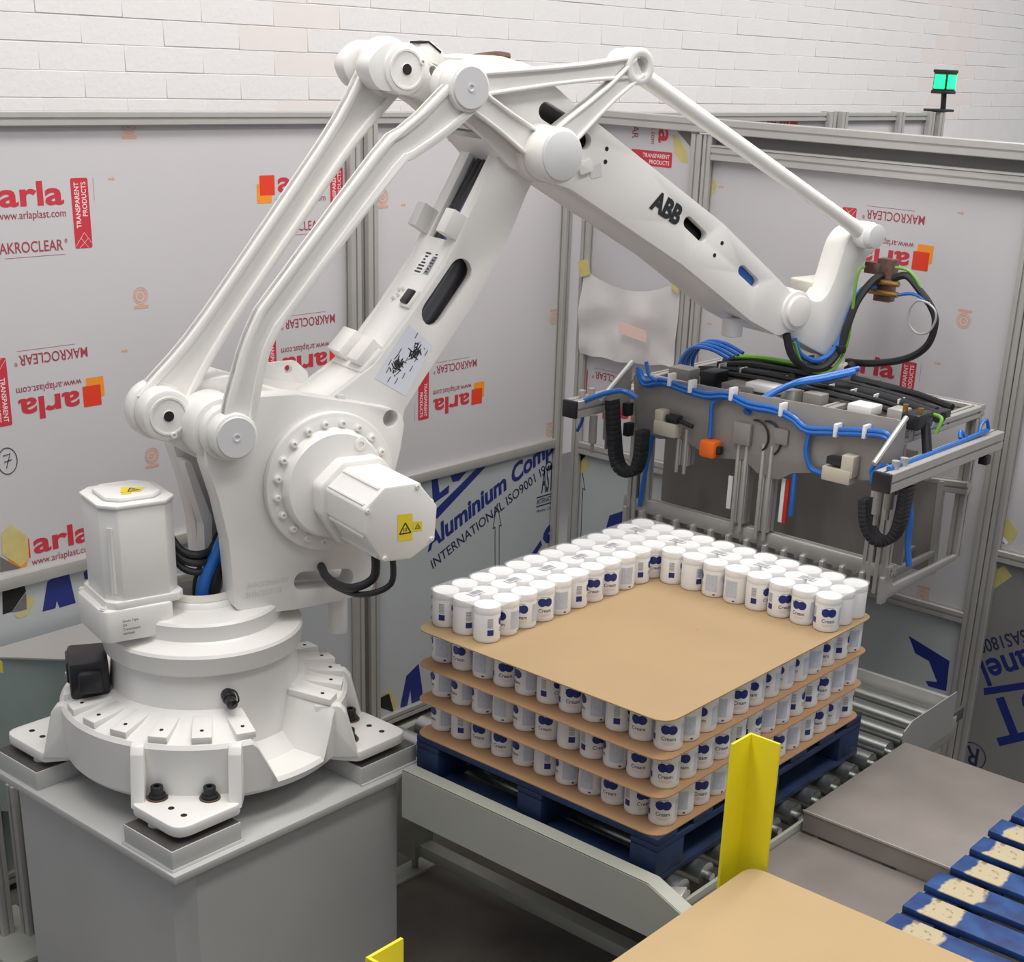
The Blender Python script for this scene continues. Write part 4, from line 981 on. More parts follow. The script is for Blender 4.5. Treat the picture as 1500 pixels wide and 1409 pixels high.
# ================================================================ loaded blue pallet
def blue_pallet(name, label, x0, y0, x1, y1, ztop, group=None, worn=False):
    t = thing(name, label, 'pallet', ((x0 + x1) / 2, (y0 + y1) / 2, ztop - .152), group)
    n = 7; bw = .10; gap = ((y1 - y0) - n * bw) / (n - 1)
    if worn: bw = .098; gap = .1385 - bw
    zb = ztop - .022
    me = None
    for i in range(n):
        ya = y0 + i * (bw + gap)
        if worn:
            q = MB().box(0, x1 - x0 + (i % 3 - 1) * .006, 0, bw, -.022, 0, .004)
            o = link('deck_board', q.mesh('deck_board', 'worn_board'), t, V((x0 - (i % 3 - 1) * .006, ya, ztop)) - t.location)
        else: part('deck_board', MB().box(x0, x1, ya, ya + bw, zb, ztop, .004), 'pallet_blue', t)
    xs = (x0, (x0 + x1) / 2 - .05, x1 - .10); ys = (y0, (y0 + y1) / 2 - .07, y1 - .14)
    for xa in xs: part('stringer', MB().box(xa, xa + .10, y0, y0 + 6 * (bw + gap) + bw if worn else y1, zb - .02, zb - .0005, .003), 'pallet_blue', t)
    for xa in xs:
        for ya in ys: part('block', MB().box(xa + .001, xa + .099, ya, ya + .14, ztop - .132, zb - .0205, .004), 'pallet_blue', t)
    for xa in xs: part('bottom_board', MB().box(xa, xa + .10, y0, y1, ztop - .152, ztop - .1325, .003), 'pallet_blue', t)
    for ya in (y0, y1 - .10): part('bottom_board', MB().box(x0 + .1, x1 - .1, ya, ya + .10, ztop - .152, ztop - .1325, .003), 'pallet_blue', t)
    return t
blue_pallet('pallet', 'blue wooden pallet under the stacked layers of cream tubs', -.984, 0, 0, 1.2, -.004)

# cardboard layer sheets
LH = .12226
sheet_loop = rnd(rect(-.5, .5, -.6, .6), .06, 6)
for k in range(4):
    z = k * LH
    o = V((-.5, .6, z - .0035))
    mb = MB().prism(sheet_loop, (o, EX, EY, EZ), 0, .0035)
    nm = ('bottom', 'second', 'third', 'top')[k]
    s_ = solo('cardboard_sheet', mb, 'cardboard_top' if k == 3 else 'cardboard_brown', {'bottom': 'brown cardboard sheet lying directly on the blue pallet', 'second': 'brown cardboard sheet above the lowest layer of tubs', 'third': 'brown cardboard sheet just below the uppermost full layer of tubs', 'top': 'large open cardboard sheet edged by two rows of wrapped tubs'}[nm], 'cardboard sheet', 'layer sheets between the tubs')
solo('laser_dot', MB().cyl((*[(-0.354, 0.648)][0], 3 * LH), (*[(-0.354, 0.648)][0], 3 * LH + .0006), .004, seg=12), 'laser_red', 'tiny red laser dot on the open cardboard sheet', 'laser dot')

# ---- tub with printed labels wrapped on its side
TR, TH = .0425, .1175
body = MB().rev([(0, .0), (TR - .006, 0), (TR - .002, .0015), (TR - .0005, .005), (TR, .012), (TR, .0925), (TR - .0004, .0935), (TR - .0006, .098), (0, .098)], seg=32).mesh('body', 'tub_white')
lid = MB().rev([(TR - .003, .0936), (TR - .0001, .0940), (TR + .0006, .098), (TR + .0004, .114), (TR - .0012, .1168), (TR - .005, .1175), (TR - .007, .1168), (0, .1168)], seg=32).mesh('lid', 'lid_white')
def wrap(mb, r):
    mb.v = [(r * sin(x / TR) + z * 0, -r * cos(x / TR), y) for x, y, z in mb.v]; return mb
def grid_rect(m, x0, x1, y0, y1, t=0., n=6):
    for i in range(n): a, c_ = x0 + (x1 - x0) * i / n, x0 + (x1 - x0) * (i + 1) / n; m.add([(a, y0, t), (c_, y0, t), (c_, y1, t), (a, y1, t)], [[0, 1, 2, 3]])
def disc(m, x, y, r, n=14):
    for i in range(n):
        a, c_ = -r * cos(pi * i / n), -r * cos(pi * (i + 1) / n); ha, hc = math.sqrt(max(0, r * r - a * a)), math.sqrt(max(0, r * r - c_ * c_))
        m.add([(x + a, y - ha, 0), (x + c_, y - hc, 0), (x + c_, y + hc, 0), (x + a, y + ha, 0)], [[0, 1, 2, 3]])
fr0 = frame((0, 0, 0), EX, EY)
m = MB(); disc(m, -.0105, .068, .0145); disc(m, .0105, .068, .0145); grid_rect(m, -.004, .0045, .0570, .079, 0, 4)
m.mi = 1; put_text(m, 'Cream', fr0, -.022, .034, .0125, .043, bold=.012, t=0); put_text(m, 'moisturising', fr0, -.016, .0845, .0035, .03, t=0)
m.mi = 2; grid_rect(m, -.02, .02, .0255, .0275); grid_rect(m, -.016, .015, .021, .0228)
m.mi = 1; m.add([(-.0265, .076, 0), (-.0235, .076, 0), (-.0235, .0785, 0), (-.0265, .0785, 0)], [[0, 1, 2, 3]])
FRONT = wrap(m, TR + .0004).mesh('front_label', ['label_blue', 'label_ink', 'print_pink'], smooth=False)
m = MB(); grid_rect(m, .040, .084, .022, .082); m.mi = 1; grid_rect(m, .070, .078, .0085, .0135, 0, 2)
for i in range(8): m.mi = 2; grid_rect(m, .043, .043 + .038 * random.uniform(.7, 1), .0765 - i * .0055, .0775 - i * .0055, 0, 3)
BACK = wrap(m, TR + .0004).mesh('back_label', ['label_grey', 'label_ink', 'print_grey'], smooth=False)
m = MB(); grid_rect(m, -.066, -.046, .026, .045); m.mi = 1
for i in range(9): grid_rect(m, -.066, -.048, .050 + i * .0036, .0515 + i * .0036 + (i % 3) * .0004, 0, 2)
CODE = wrap(m, TR + .00045).mesh('barcode_label', ['label_blue', 'print_grey'], smooth=False)
def tub(x, y, z, rz, label, group):
    t = thing('cream_tub', label, 'tub', (x, y, z), group); t.rotation_euler = (0, 0, rz)
    link('body', body, t); link('lid', lid, t); link('front_label', FRONT, t); link('back_label', BACK, t); link('barcode_label', CODE, t)
    return t
TX = [-.955 + i * .0895 for i in range(11)]; TY = [.100 + j * .087 for j in range(13)]
FACE = math.atan2(.78, .62) - 0   # turns the printed front to the camera
random.seed(23)
def face(): return .62 + random.choice((0, 0, 0, -1.46, -1.46, -1.46, 1.32, 1.32)) + random.uniform(-.5, .5)
ORD = ('first', 'second', 'third', 'fourth', 'fifth', 'sixth', 'seventh', 'eighth', 'ninth', 'tenth', 'eleventh', 'twelfth', 'thirteenth')
LN = ('bottom', 'middle', 'uppermost full')
for k in range(3):
    for i in range(11):
        for j in range(13):
            if j == 0 and i == 10: lb_, g = 'white cream tub at the front corner of the %s layer' % LN[k], None
            elif j == 0: lb_, g = '%s cream tub from the left corner in the %s layer' % (ORD[i], LN[k]), 'left face tubs, %s layer' % LN[k]
            elif i == 10: lb_, g = '%s cream tub back from the front corner, right face of the %s layer' % (ORD[j - 1], LN[k]), 'right face tubs, %s layer' % LN[k]
            elif (j == 1 or i == 9) and i > 0 and j < 12: lb_, g = 'white cream tub in the second row inside the %s layer' % LN[k], 'second row tubs, %s layer' % LN[k]
            else: continue
            rz = face() if (j == 0 or i == 10) else random.uniform(0, 6.28)
            if j == 0 and i == 10: rz = .62
            tub(TX[i] + random.uniform(-.0008, .0008), TY[j] + random.uniform(-.0003, .0003), k * LH + .0002, rz, lb_, g)
ZT = 3 * LH
def spot(i, j, ii, jj):
    a = ('left', 'right') if len(ii) == 2 else ('left', 'middle', 'right') if len(ii) == 3 else ('',)
    b_ = ('near', 'far') if len(jj) == 2 else ('near', 'centre', 'far')
    return (b_[jj.index(j)] + ' ' + a[ii.index(i)]).strip()
packs = [((0, 1, 2), (2 * k, 2 * k + 1)) for k in range(5)] + [((2 * k, 2 * k + 1), (10, 11, 12)) for k in range(5)] + [((10,), (10, 11, 12))]
stick = MB(); stick.add([(-.03, -.016, 0), (.03, -.016, 0), (.03, .016, 0), (-.03, .016, 0)], [[0, 1, 2, 3]]); stick.mi = 1
x = -.024
while x < .022:
    w_ = random.choice((.0014, .0022, .0034)); stick.add([(x, -.012, .0003), (x + w_, -.012, .0003), (x + w_, .012, .0003), (x, .012, .0003)], [[0, 1, 2, 3]]); x += w_ + random.choice((.001, .0018))
STICK = stick.mesh('barcode_sticker', ['lid_white', 'print_grey'], smooth=False)
for n_, (ii, jj) in enumerate(packs):
    left = n_ < 5
    cxp, cyp = sum(TX[i] for i in ii) / len(ii), sum(TY[j] for j in jj) / len(jj)
    where = ('nearest the robot motor', 'second along the left row', 'third along the left row', 'fourth along the left row', 'last in the left row', 'at the far left corner', 'second along the back row', 'third along the back row', 'fourth along the back row', 'fifth along the back row', 'at the right end of the back row')[n_]
    for i in ii:
        for j in jj:
            tub(TX[i], TY[j], ZT + .0002, face() if (i in (2,) or j in (0, 10)) else random.uniform(0, 6.28), '%s cream tub of the wrapped pack %s' % (spot(i, j, ii, jj), where), 'tubs of the pack %s' % where)
    x0, x1, y0, y1 = TX[ii[0]] - TR - .0016, TX[ii[-1]] + TR + .0016, TY[jj[0]] - TR - .0016, TY[jj[-1]] + TR + .0016
    lp_ = rnd(rect(x0 - cxp, x1 - cxp, y0 - cyp, y1 - cyp), .042, 6)
    mb = MB().prism(lp_, (V((cxp, cyp, ZT)), EX, EY, EZ), TH + .0010, TH + .0022)
    t = thing('shrink_wrap', 'clear film over the lids of the pack %s' % where, 'shrink film', (cxp, cyp, ZT + TH), 'shrink films on the top layer')
    part('film', mb, 'clear_wrap', t)
    if len(ii) > 1:
        o = link('barcode_sticker', STICK, t, (.0, .0, .0028), (0, 0, pi / 2 if left else 0)); 

# ================================================================ roller conveyor
rc = thing('roller_conveyor', 'grey roller conveyor with steel rollers under the loaded blue pallet', 'conveyor', (-.6, .85, FZ))
def cp(n, mb, mats, **k): return part(n, mb, mats, rc, **k)
ROLL = MB().cyl((-1.30, 0, 0), (.04, 0, 0), .040, seg=20).cyl((.04, 0, 0), (.062, 0, 0), .014, seg=10).mesh('roller', 'roller_steel')
zr = -.156 - .0405
for i in range(14): link('roller', ROLL, rc, V((0, .085 + .128 * i, zr)) - rc.location)
cp('cross_channel', MB().prism([(-1.36, -.1), (.035, -.1), (.20, -.175), (.20, -.21), (.0, -.25), (-1.36, -.25)] if False else [(-.965, -.27), (-.965, -.1), (.032, -.1), (.25, -.185), (.25, -.27)], (V((0, -.078, 0)), EX, EZ, -EY), 0, .006), 'conveyor_paint')
cp('top_flange', MB().prism([(-.965, -.1), (.032, -.1), (.25, -.185), (.25, -.189), (.032, -.104), (-.965, -.104)], (V((0, -.078, 0)), EX, EZ, -EY), -.052, .004), 'conveyor_paint')
cp('channel_end', MB().box(.19, .25, -.0775, -.028, -.27, -.20), 'conveyor_paint')
for x in (-1.46, -.02):
    cp('leg', MB().box(x - .05, x + .05, .42, .52, -.84, -.30, .004), 'conveyor_paint')
    cp('levelling_rod', MB().cyl((x, .47, FZ + .012), (x, .47, -.84), .014, seg=14), 'roller_steel')
    cp('foot_plate', MB().prism([slot((x - .02, .38), (x + .0, .60), .05)] if False else [slot((0, -.13), (0, .13), .045), circ(0, .13, .012)], (V((x, .47, FZ)), EX, EY, EZ), .0005, .012), 'conveyor_paint')
cp('lower_rail', MB().box(-1.41, -.07, .44, .50, -.83, -.78, .003), 'conveyor_paint')
for x in (-1.34, .068): cp('side_rail', MB().box(x - .006, x + .006, .055, 1.86, -.30, -.205, .001), 'conveyor_paint')
cp('side_guard', MB().prism([(1.40, -.26), (1.40, -.115), (1.46, -.09), (1.82, -.09), (1.82, -.26)], frame((.072, 0, 0), EY, EZ), 0, .004), 'aluminium')
cp('end_guard', MB().box(-1.32, .07, 1.815, 1.835, -.25, -.125, .002), 'aluminium')
cp('end_tray', MB().box(-1.32, .07, 1.838, 1.93, -.24, -.19, .002), 'aluminium_dark')
cp('frame_beam', MB().box(-1.32, .05, 1.0, 1.05, -.36, -.30), 'conveyor_paint')
cp('crumpled_foil', MB().obox(V((.045, .02, -.185)), V((.04, .015, .01)), V((-.01, .03, .0)), V((0, 0, .022)), .008), 'aluminium')

# steel decks beside the conveyor
dk = thing('steel_deck', 'raised brown grey steel deck plate between conveyor and pallets', 'deck', (.8, 1.0, FZ))
part('plate', MB().box(.085, 1.75, .70, 1.395, -.153, -.150, .001), 'steel_plate', dk)
part('front_skirt', MB().box(.085, 1.75, .701, .706, -.225, -.1532), 'steel_plate', dk)
part('side_skirt', MB().box(.0855, .090, .7065, 1.39, -.225, -.1532), 'steel_plate', dk)
part('edge_lip', MB().box(.082, 1.75, .697, .7005, -.156, -.149), 'aluminium', dk)
for x, y in ((.15, .78), (.15, 1.3), (1.65, .78), (1.65, 1.3)): part('leg', MB().box(x - .03, x + .03, y - .03, y + .03, FZ, -.1535), 'conveyor_paint', dk)
d2 = thing('steel_deck', 'lower brushed steel deck plate in front of the raised deck', 'deck', (.9, .34, FZ))
part('plate', MB().box(.078, 1.75, -.02, .696, -.233, -.230, .001), 'steel_plate', d2)
part('side_skirt', MB().box(.0785, .083, -.015, .695, -.29, -.2332), 'steel_plate', d2)
for x, y in ((.15, .6), (.15, .06), (1.65, .6), (1.65, .06)): part('leg', MB().box(x - .03, x + .03, y - .03, y + .03, FZ, -.2335), 'conveyor_paint', d2)

blue_pallet('pallet', 'worn blue pallet with bare wood patches at its board ends', .69, .034, 1.69, .965, .003, worn=True)

# cardboard magazine at the front
tb = thing('sheet_magazine', 'steel table under the cardboard sheet in the foreground', 'table', (.845, -.655, FZ))
part('table_top', MB().box(.36, 1.33, -1.24, -.07, .04, .0762, .003), 'conveyor_paint', tb)
for x, y in ((.41, -1.19), (.41, -.12), (1.28, -1.19), (1.28, -.12)): part('leg', MB().box(x - .03, x + .03, y - .03, y + .03, FZ, .0395, .003), 'conveyor_paint', tb)
big = rnd(rect(-.5, .5, -.6, .6), .05, 6)
for k in (11,):
    z = .0305 + k * .0042
    o = solo('cardboard_sheet', MB().prism(big, (V((.845 + random.uniform(-.002, .002) * (k < 11), -.655 + random.uniform(-.002, .002) * (k < 11), z)), EX, EY, EZ), 0, .004), 'cardboard', 'tan cardboard sheet filling the lower right foreground', 'cardboard sheet')
def angle_post(x, y, dx, dy, lab):
    L = .095; t = .008
    p = [(0, 0), (L * dx, 0), (L * dx, t * dy), (t * dx, t * dy), (t * dx, L * dy), (0, L * dy)]
    solo('corner_guide_post', MB().prism(p, (V((x, y, 0)), EX, EY, EZ), FZ + .0, .45, .0015), 'yellow_paint', lab, 'guide post')
angle_post(.286, -.028, 1, -1, 'tall yellow steel angle post at the back corner of the foreground sheet')
angle_post(.300, -1.413, 1, 1, 'yellow steel angle post cut off by the lower picture edge')

# ================================================================ gripper hanging from the wrist
GY = 1.6; GX0, GX1 = -1.345, -.165; GC = (GX0 + GX1) / 2
gr = thing('fork_gripper', 'grey pneumatic fork gripper with blue hoses hanging from the robot wrist', 'gripper', (FLX, FLY, .30))
def gp(n, mb, mats, **k): return part(n, mb, mats, gr, **k)
# adapter plate and top frame
gp('adapter_plate', MB().cyl((FLX, FLY, .92), (FLX, FLY, .955), .12, seg=32, bev=.003).box(FLX - .18, FLX + .18, FLY - .2, FLY + .12, .905, .92, .002), 'gripper_dark')
for y in (GY + .03, GY + .30, GY + .62): gp('top_profile', profile(MB(), (GX0, y, .885), (GX1, y, .885), .045), 'aluminium')
for x in (GX0 + .02, GC - .2, GC + .2, GX1 - .02): gp('top_profile', profile(MB(), (x, GY + .052, .885), (x, GY + .60, .885), .045), 'aluminium')
for x in (GX0 + .02, GX1 - .02):
    for y in (GY - .015, GY + .60): gp('upright', profile(MB(), (x, y, .30), (x, y, .862), .045), 'aluminium')
    gp('upright', profile(MB(), (x + (.055 if x < GC else -.055), GY - .015, .30), (x + (.055 if x < GC else -.055), GY - .015, .862), .04), 'aluminium')
# front plate with two lobes
fp = [(-1.346, 0.919), (-1.189, 0.926), (-0.733, 0.937), (-0.171, 0.954), (-0.161, 0.888), (-0.219, 0.726), (-0.299, 0.709), (-0.455, 0.706), (-0.583, 0.674), (-0.638, 0.636), (-0.73, 0.643), (-0.796, 0.682), (-0.905, 0.666), (-0.985, 0.671), (-1.086, 0.705), (-1.201, 0.683), (-1.305, 0.705)]
gp('front_plate', MB().prism(rnd(fp, .02, 3), (V((0, GY - .042, 0)), EX, EZ, -EY), 0, .008, .001), 'gripper_grey')
gp('back_plate', MB().box(GX0 + .03, GX1 - .03, GY + .16, GY + .17, .36, .80), 'gripper_dark')
# comb beam and tines
gp('comb_beam', profile(MB(), (GX0 - .02, GY + .0, .393), (GX1 + .02, GY + .0, .393), .04, s2=.04), 'aluminium')
gp('comb_plate', MB().box(GX0 - .02, GX1 + .02, GY - .034, GY - .028, .362, .412, .001), 'aluminium')
TN = MB().prism(rnd([(0, 0), (0, .105), (.06, .105), (.085, .055), (.62, .05), (.62, .03), (.05, .012), (.04, 0)], .006), frame((0, 0, 0), EY, EZ), -.009, .009, .002).mesh('tine', 'aluminium')
nt_ = 15
for i in range(nt_): link('tine', TN, gr, V((GX0 + .0 + i * (GX1 - GX0) / (nt_ - 1), GY - .052, .268)) - gr.location)
# pneumatic guides in the middle
for x, z0_, z1_ in ((GC - .33, .60, .75), (GC - .05, .43, .76), (GC + .06, .42, .76)):
    gp('guide_cylinder', profile(MB(), (x, GY - .02, z0_), (x, GY - .02, z1_), .055).cyl((x - .018, GY - .05, z0_ - .03), (x - .018, GY - .05, z1_), .008, seg=10).cyl((x + .018, GY - .05, z0_ - .03), (x + .018, GY - .05, z1_), .008, seg=10), 'aluminium')
gp('white_strip', MB().box(GC - .115, GC - .095, GY - .03, GY - .022, .47, .60), 'lid_white')
gp('red_strip', MB().box(GC + .14, GC + .155, GY - .03, GY - .022, .47, .64), 'red_strip'); gp('white_strip', MB().box(GC + .122, GC + .138, GY - .03, GY - .022, .47, .64), 'lid_white')
# valve blocks, orange sensor
def gxz(px): return px
def at(p, y, hx, hy, hz, n, mt, bev=.004, lab=None):
    return gp(n, MB().obox(V((p[0], y, p[1])), V((hx, 0, 0)), V((0, hy, 0)), V((0, 0, hz)), bev), mt, label=lab)
vb = [(-1.141, 0.752), (-0.364, 0.73), (-0.935, 0.703), (-1.076, 0.805), (-0.407, 0.777), (-0.996, 0.807), (-0.435, 0.779)]
at((vb[0][0], vb[0][1] - .01), GY - .075, .052, .026, .028, 'valve_block', 'beige_block'); at((vb[0][0] - .03, vb[0][1] + .03), GY - .075, .02, .024, .03, 'valve_block', 'beige_block')
at((vb[1][0] - .01, vb[1][1] - .01), GY - .075, .058, .026, .026, 'valve_block', 'beige_block'); at((vb[1][0] + .03, vb[1][1] + .03), GY - .075, .025, .024, .04, 'valve_block', 'beige_block')
at((vb[0][0] + .03, vb[0][1] + .035), GY - .08, .028, .02, .014, 'coil', 'black_gloss'); at((vb[1][0] - .025, vb[1][1] + .04), GY - .08, .03, .02, .014, 'coil', 'black_gloss')
gp('shaft', MB().cyl((vb[0][0] + .06, GY - .08, vb[0][1] + .03), (vb[0][0] + .12, GY - .08, vb[0][1] + .02), .009, seg=10), 'black_gloss')
at(vb[2], GY - .075, .036, .03, .034, 'sensor', 'orange_plastic', .012, 'bright orange sensor housing'); at((vb[2][0] + .04, vb[2][1]), GY - .075, .012, .014, .016, 'sensor_plug', 'black_gloss')
ck = [(-0.729, 0.784)][0]
at((ck[0] - .075, ck[1] + .0), GY - .06, .038, .012, .042, 'cover_box', 'gripper_dark')
for dx, rr in ((-.02, .055), (.03, .06)): gp('cable_ring', MB().tube([(ck[0] + dx + rr * cos(a), GY - .056, ck[1] + rr * 1.1 * sin(a)) for a in [-.9 + i * .25 for i in range(12)]], .004, 6), 'black_rubber')
at((ck[0] + .09, ck[1] + .02), GY - .055, .03, .008, .03, 'bracket', 'gripper_dark')
# side arms toward the camera, braces and gussets
for sx, x in ((-1, -1.440), (1, -.082)):
    gp('side_arm', profile(MB(), (x, 1.29, .80), (x, 2.18, .80), .068), 'aluminium')
    gp('arm_cap', MB().box(x - .034, x + .034, 1.274, 1.2895, .766, .834, .004), 'black_gloss')
    xi = GX0 + .02 if sx < 0 else GX1 - .02
    gp('arm_bracket', MB().box(min(x, xi), max(x, xi), GY + .02, GY + .07, .74, .768, .002).box(min(x, xi), max(x, xi), GY + .50, GY + .55, .74, .768, .002), 'aluminium')
    y1_ = GY - .045
    gp('gusset', MB().prism([(y1_ - .005, .96), (y1_ - .005, .80), (y1_ - .19, .84)], frame((xi - .03 * sx * -1, 0, 0), EY, EZ), 0, .006), 'gripper_grey')
    gp('brace', MB().tube([(xi + .03 * sx, y1_, .965), (xi + .03 * sx, y1_ - .20, .835)], .010, 8, 1), 'aluminium')
    for yq in (1.36, 1.42): gp('fitting', MB().cyl((x + .005 * sx, yq, .833), (x + .005 * sx, yq, .862), .014, seg=10), 'aluminium')
    for yq in (1.37, 1.46): gp('air_cylinder', MB().cyl((x - .05 * sx, yq, .66), (x - .05 * sx, yq, .77), .016, seg=12).cyl((x - .05 * sx, yq, .62), (x - .05 * sx, yq, .66), .007, seg=8), 'gripper_dark')
# energy chains: flat linked loops hanging in U shape
def chain(pts, n, hw, ht, name='energy_chain'):
    P = []; pts = [V(p) for p in pts]; m = MB()
    mb = MB().tube(pts, .001, 3, 14); C_ = [sum((V(mb.v[i * 3 + k]) for k in range(3)), V((0, 0, 0))) / 3 for i in range(len(mb.v) // 3)]
    L = [0.]
    for a, b2 in zip(C_, C_[1:]): L.append(L[-1] + (b2 - a).length)
    for i in range(n):
        s = L[-1] * (i + .5) / n; k = max(j for j in range(len(L)) if L[j] <= s); k = min(k, len(C_) - 2)
        t = (C_[k + 1] - C_[k]).normalized(); c_ = C_[k] + t * (s - L[k]); wv = EY if abs(t.y) < .8 else EX; nv = t.cross(wv).normalized()
        m.obox(c_, t * (L[-1] / n * .52), wv * hw, nv * ht, .002)
    return gp(name, m, 'black_rubber')
cl = [(-1.364, 0.827), (-1.343, 0.68), (-1.322, 0.586), (-1.282, 0.553), (-1.232, 0.564), (-1.21, 0.629), (-1.205, 0.734)]
chain([(a, 1.45, c_) for a, c_ in cl], 26, .03, .016)
cr = [(-0.218, 0.68), (-0.201, 0.596), (-0.162, 0.547), (-0.114, 0.549), (-0.081, 0.599), (-0.069, 0.701), (-0.065, 0.759)]
chain([(a, 1.45, c_) for a, c_ in cr], 26, .03, .016)
# blue air lines
def hose(pts, y, r, n='air_hose', mt='hose_blue', seg=8): return gp(n, MB().tube([V((a, y if not callable(y) else y(i / (len(pts) - 1)), c_)) for i, (a, c_) in enumerate(pts)], r, seg), mt)
hz_ = [(-1.303, 0.947), (-1.265, 0.9), (-1.178, 0.92), (-1.063, 0.908), (-0.967, 0.904), (-0.875, 0.92), (-0.781, 0.901), (-0.662, 0.902), (-0.586, 0.885), (-0.525, 0.857), (-0.427, 0.87), (-0.318, 0.887), (-0.211, 0.898), (-0.174, 0.858), (-0.155, 0.801), (-0.193, 0.768)]
for k, (dy, dz, r_) in enumerate(((0, 0, .0105), (-.012, .008, .008), (-.004, -.012, .008), (-.016, -.006, .0075))):
    hose([(a, c_ + dz) for a, c_ in hz_], GY - .066 + dy, r_)
hose([(-0.899, 0.911), (-0.945, 0.876), (-0.945, 0.81), (-0.945, 0.743)], GY - .07, .009); hose([(-0.515, 0.848), (-0.521, 0.776), (-0.493, 0.717), (-0.434, 0.706)], GY - .07, .010)
hose([(-0.801, 0.867), (-0.784, 0.909), (-0.721, 0.96), (-0.635, 0.985), (-0.552, 1.014)], lambda t: GY - .06 + .35 * t, .013); hose([(-0.792, 0.864), (-0.767, 0.92), (-0.707, 0.972), (-0.636, 0.995), (-0.553, 1.024)], lambda t: GY - .06 + .38 * t, .010)
hose([(-0.132, 0.788), (-0.176, 0.803), (-0.212, 0.771), (-0.215, 0.733), (-0.175, 0.717)], GY - .12, .009); hose([(-0.157, 0.856), (-0.205, 0.817), (-0.236, 0.766), (-0.206, 0.728)], GY - .10, .008)
hose([(-0.123, 0.766), (-0.092, 0.624), (-0.088, 0.523), (-0.07, 0.439)], GY - .04, .012)
for k in range(4): hose([(a + k * .012, c_ + .008 * k) for a, c_ in [(-1.339, 0.838), (-1.339, 0.923), (-1.284, 0.994), (-1.191, 1.003), (-1.102, 0.978)]], 1.86 + k * .015, .008)
hose([(-1.431, 0.818), (-1.339, 0.867), (-1.273, 0.884), (-1.232, 0.859)], lambda t: 1.33 + .1 * t, .010); hose([(-1.511, 0.767), (-1.454, 0.75), (-1.478, 0.689)], 1.38, .007); hose([(-1.248, 0.989), (-1.228, 0.939), (-1.187, 0.925)], 1.5, .008)
hose([(-1.229, 0.694), (-1.252, 0.55), (-1.27, 0.39)], GY - .05, .010); hose([(-0.577, 0.771), (-0.574, 0.668), (-0.573, 0.51)], GY - .04, .010)
gp('air_hose', MB().tube([(-.082, 1.32, .84), (-.082, 1.6, .838), (-.082, 1.9, .842), (-.075, 2.08, .85)], .009, 8), 'hose_blue')
gp('air_hose', MB().tube([(-.08, 2.02, .84), (-.085, 2.04, .875), (-.08, 2.07, .89), (-.075, 2.09, .85)], .007, 8).tube([(-.08, 1.92, .84), (-.1, 1.9, .87), (-.09, 1.88, .85)], .008, 8), 'hose_blue')
# top layer clutter: black trunking, white boxes, cables with ties
gp('cable_trunk', MB().tube([(GX0 + .28, GY + .28, .93), (GX0 + .5, GY + .30, .935), (FLX, GY + .34, .94), (GX1 - .25, GY + .30, .935), (GX1 + .02, GY + .22, .925)], .022, 10), 'black_rubber')
gp('cable_trunk', MB().tube([(GX0 + .12, GY + .42, .925), (FLX - .2, GY + .45, .945), (FLX, GY + .5, .955)], .026, 10), 'black_rubber')
gp('earth_cable', MB().tube([(GX0 + .15, GY + .40, .955), (FLX - .25, GY + .43, .968), (FLX - .02, GY + .42, .975)], .011, 8), 'cable_green')
gp('cable_loop', MB().tube([(FLX + .10 * cos(a), FLY + .10 * sin(a) - .02, .962 + .006 * sin(3 * a)) for a in [i * pi / 8 for i in range(15)]], .02, 10), 'black_rubber')
for x, y, hx, hy, hz in ((GC - .10, GY + .16, .07, .045, .02), (GX1 - .25, GY + .14, .05, .045, .022)):
    gp('white_module', MB().box(x - hx, x + hx, y - hy, y + hy, .905, .905 + hz * 1.6, .006), 'lid_white')
for k, (x, y, hx, hy, hz, mt) in enumerate(((GX0 + .10, GY + .16, .05, .04, .03, 'gripper_dark'), (GX0 + .24, GY + .17, .035, .05, .035, 'black_gloss'), (GC + .02, GY + .15, .03, .03, .03, 'aluminium'), (GC + .12, GY + .16, .04, .03, .032, 'gripper_dark'), (GX1 - .12, GY + .16, .03, .04, .035, 'aluminium'), (GX1 - .05, GY + .30, .05, .04, .03, 'black_gloss'))):
    gp('control_module', MB().box(x - hx, x + hx, y - hy, y + hy, .86, .875 + hz * 2, .004), mt)
for k, (dy, z, r_) in enumerate(((.22, .925, .012), (.25, .94, .010), (.34, .95, .013), (.38, .93, .012), (.56, .92, .014))):
    gp('cable', MB().tube([(GX0 + .08 + .03 * k, GY + dy, z - .02), (GX0 + .3, GY + dy + .02, z), (GC, GY + dy - .015, z + .012), (GC + .3, GY + dy + .01, z - .005), (GX1 - .02 * k, GY + dy - .04, z - .02)], r_, 8), 'black_rubber')
gp('manifold', MB().box(GX0 + .32, GX0 + .46, GY + .1, GY + .2, .862, .92, .004), 'gripper_dark'); gp('manifold', MB().box(GC - .04, GC + .05, GY + .18, GY + .26, .86, .93, .004), 'gripper_dark')
for k in range(9): gp('cable_tie', MB().box(GX0 + .2 + k * .1, GX0 + .206 + k * .1, GY + .255, GY + .305, .905, .952), 'lid_white')
for k, (a, c_) in enumerate([(-1.139, 0.933), (-1.041, 0.924), (-0.854, 0.928), (-0.633, 0.909), (-0.4, 0.877), (-0.286, 0.894)]): gp('cable_tie', MB().box(a - .007, a + .007, GY - .095, GY - .052, c_ - .022, c_ + .026, .002), 'lid_white')
gp('plug_cluster', MB().obox(V((GX1 + .01, GY + .04, .945)), V((.035, 0, 0)), V((0, .06, 0)), V((0, 0, .028)), .008).cyl((GX1 + .035, GY + .06, .93), (GX1 + .075, GY + .03, .82), .018, seg=12), 'black_gloss')
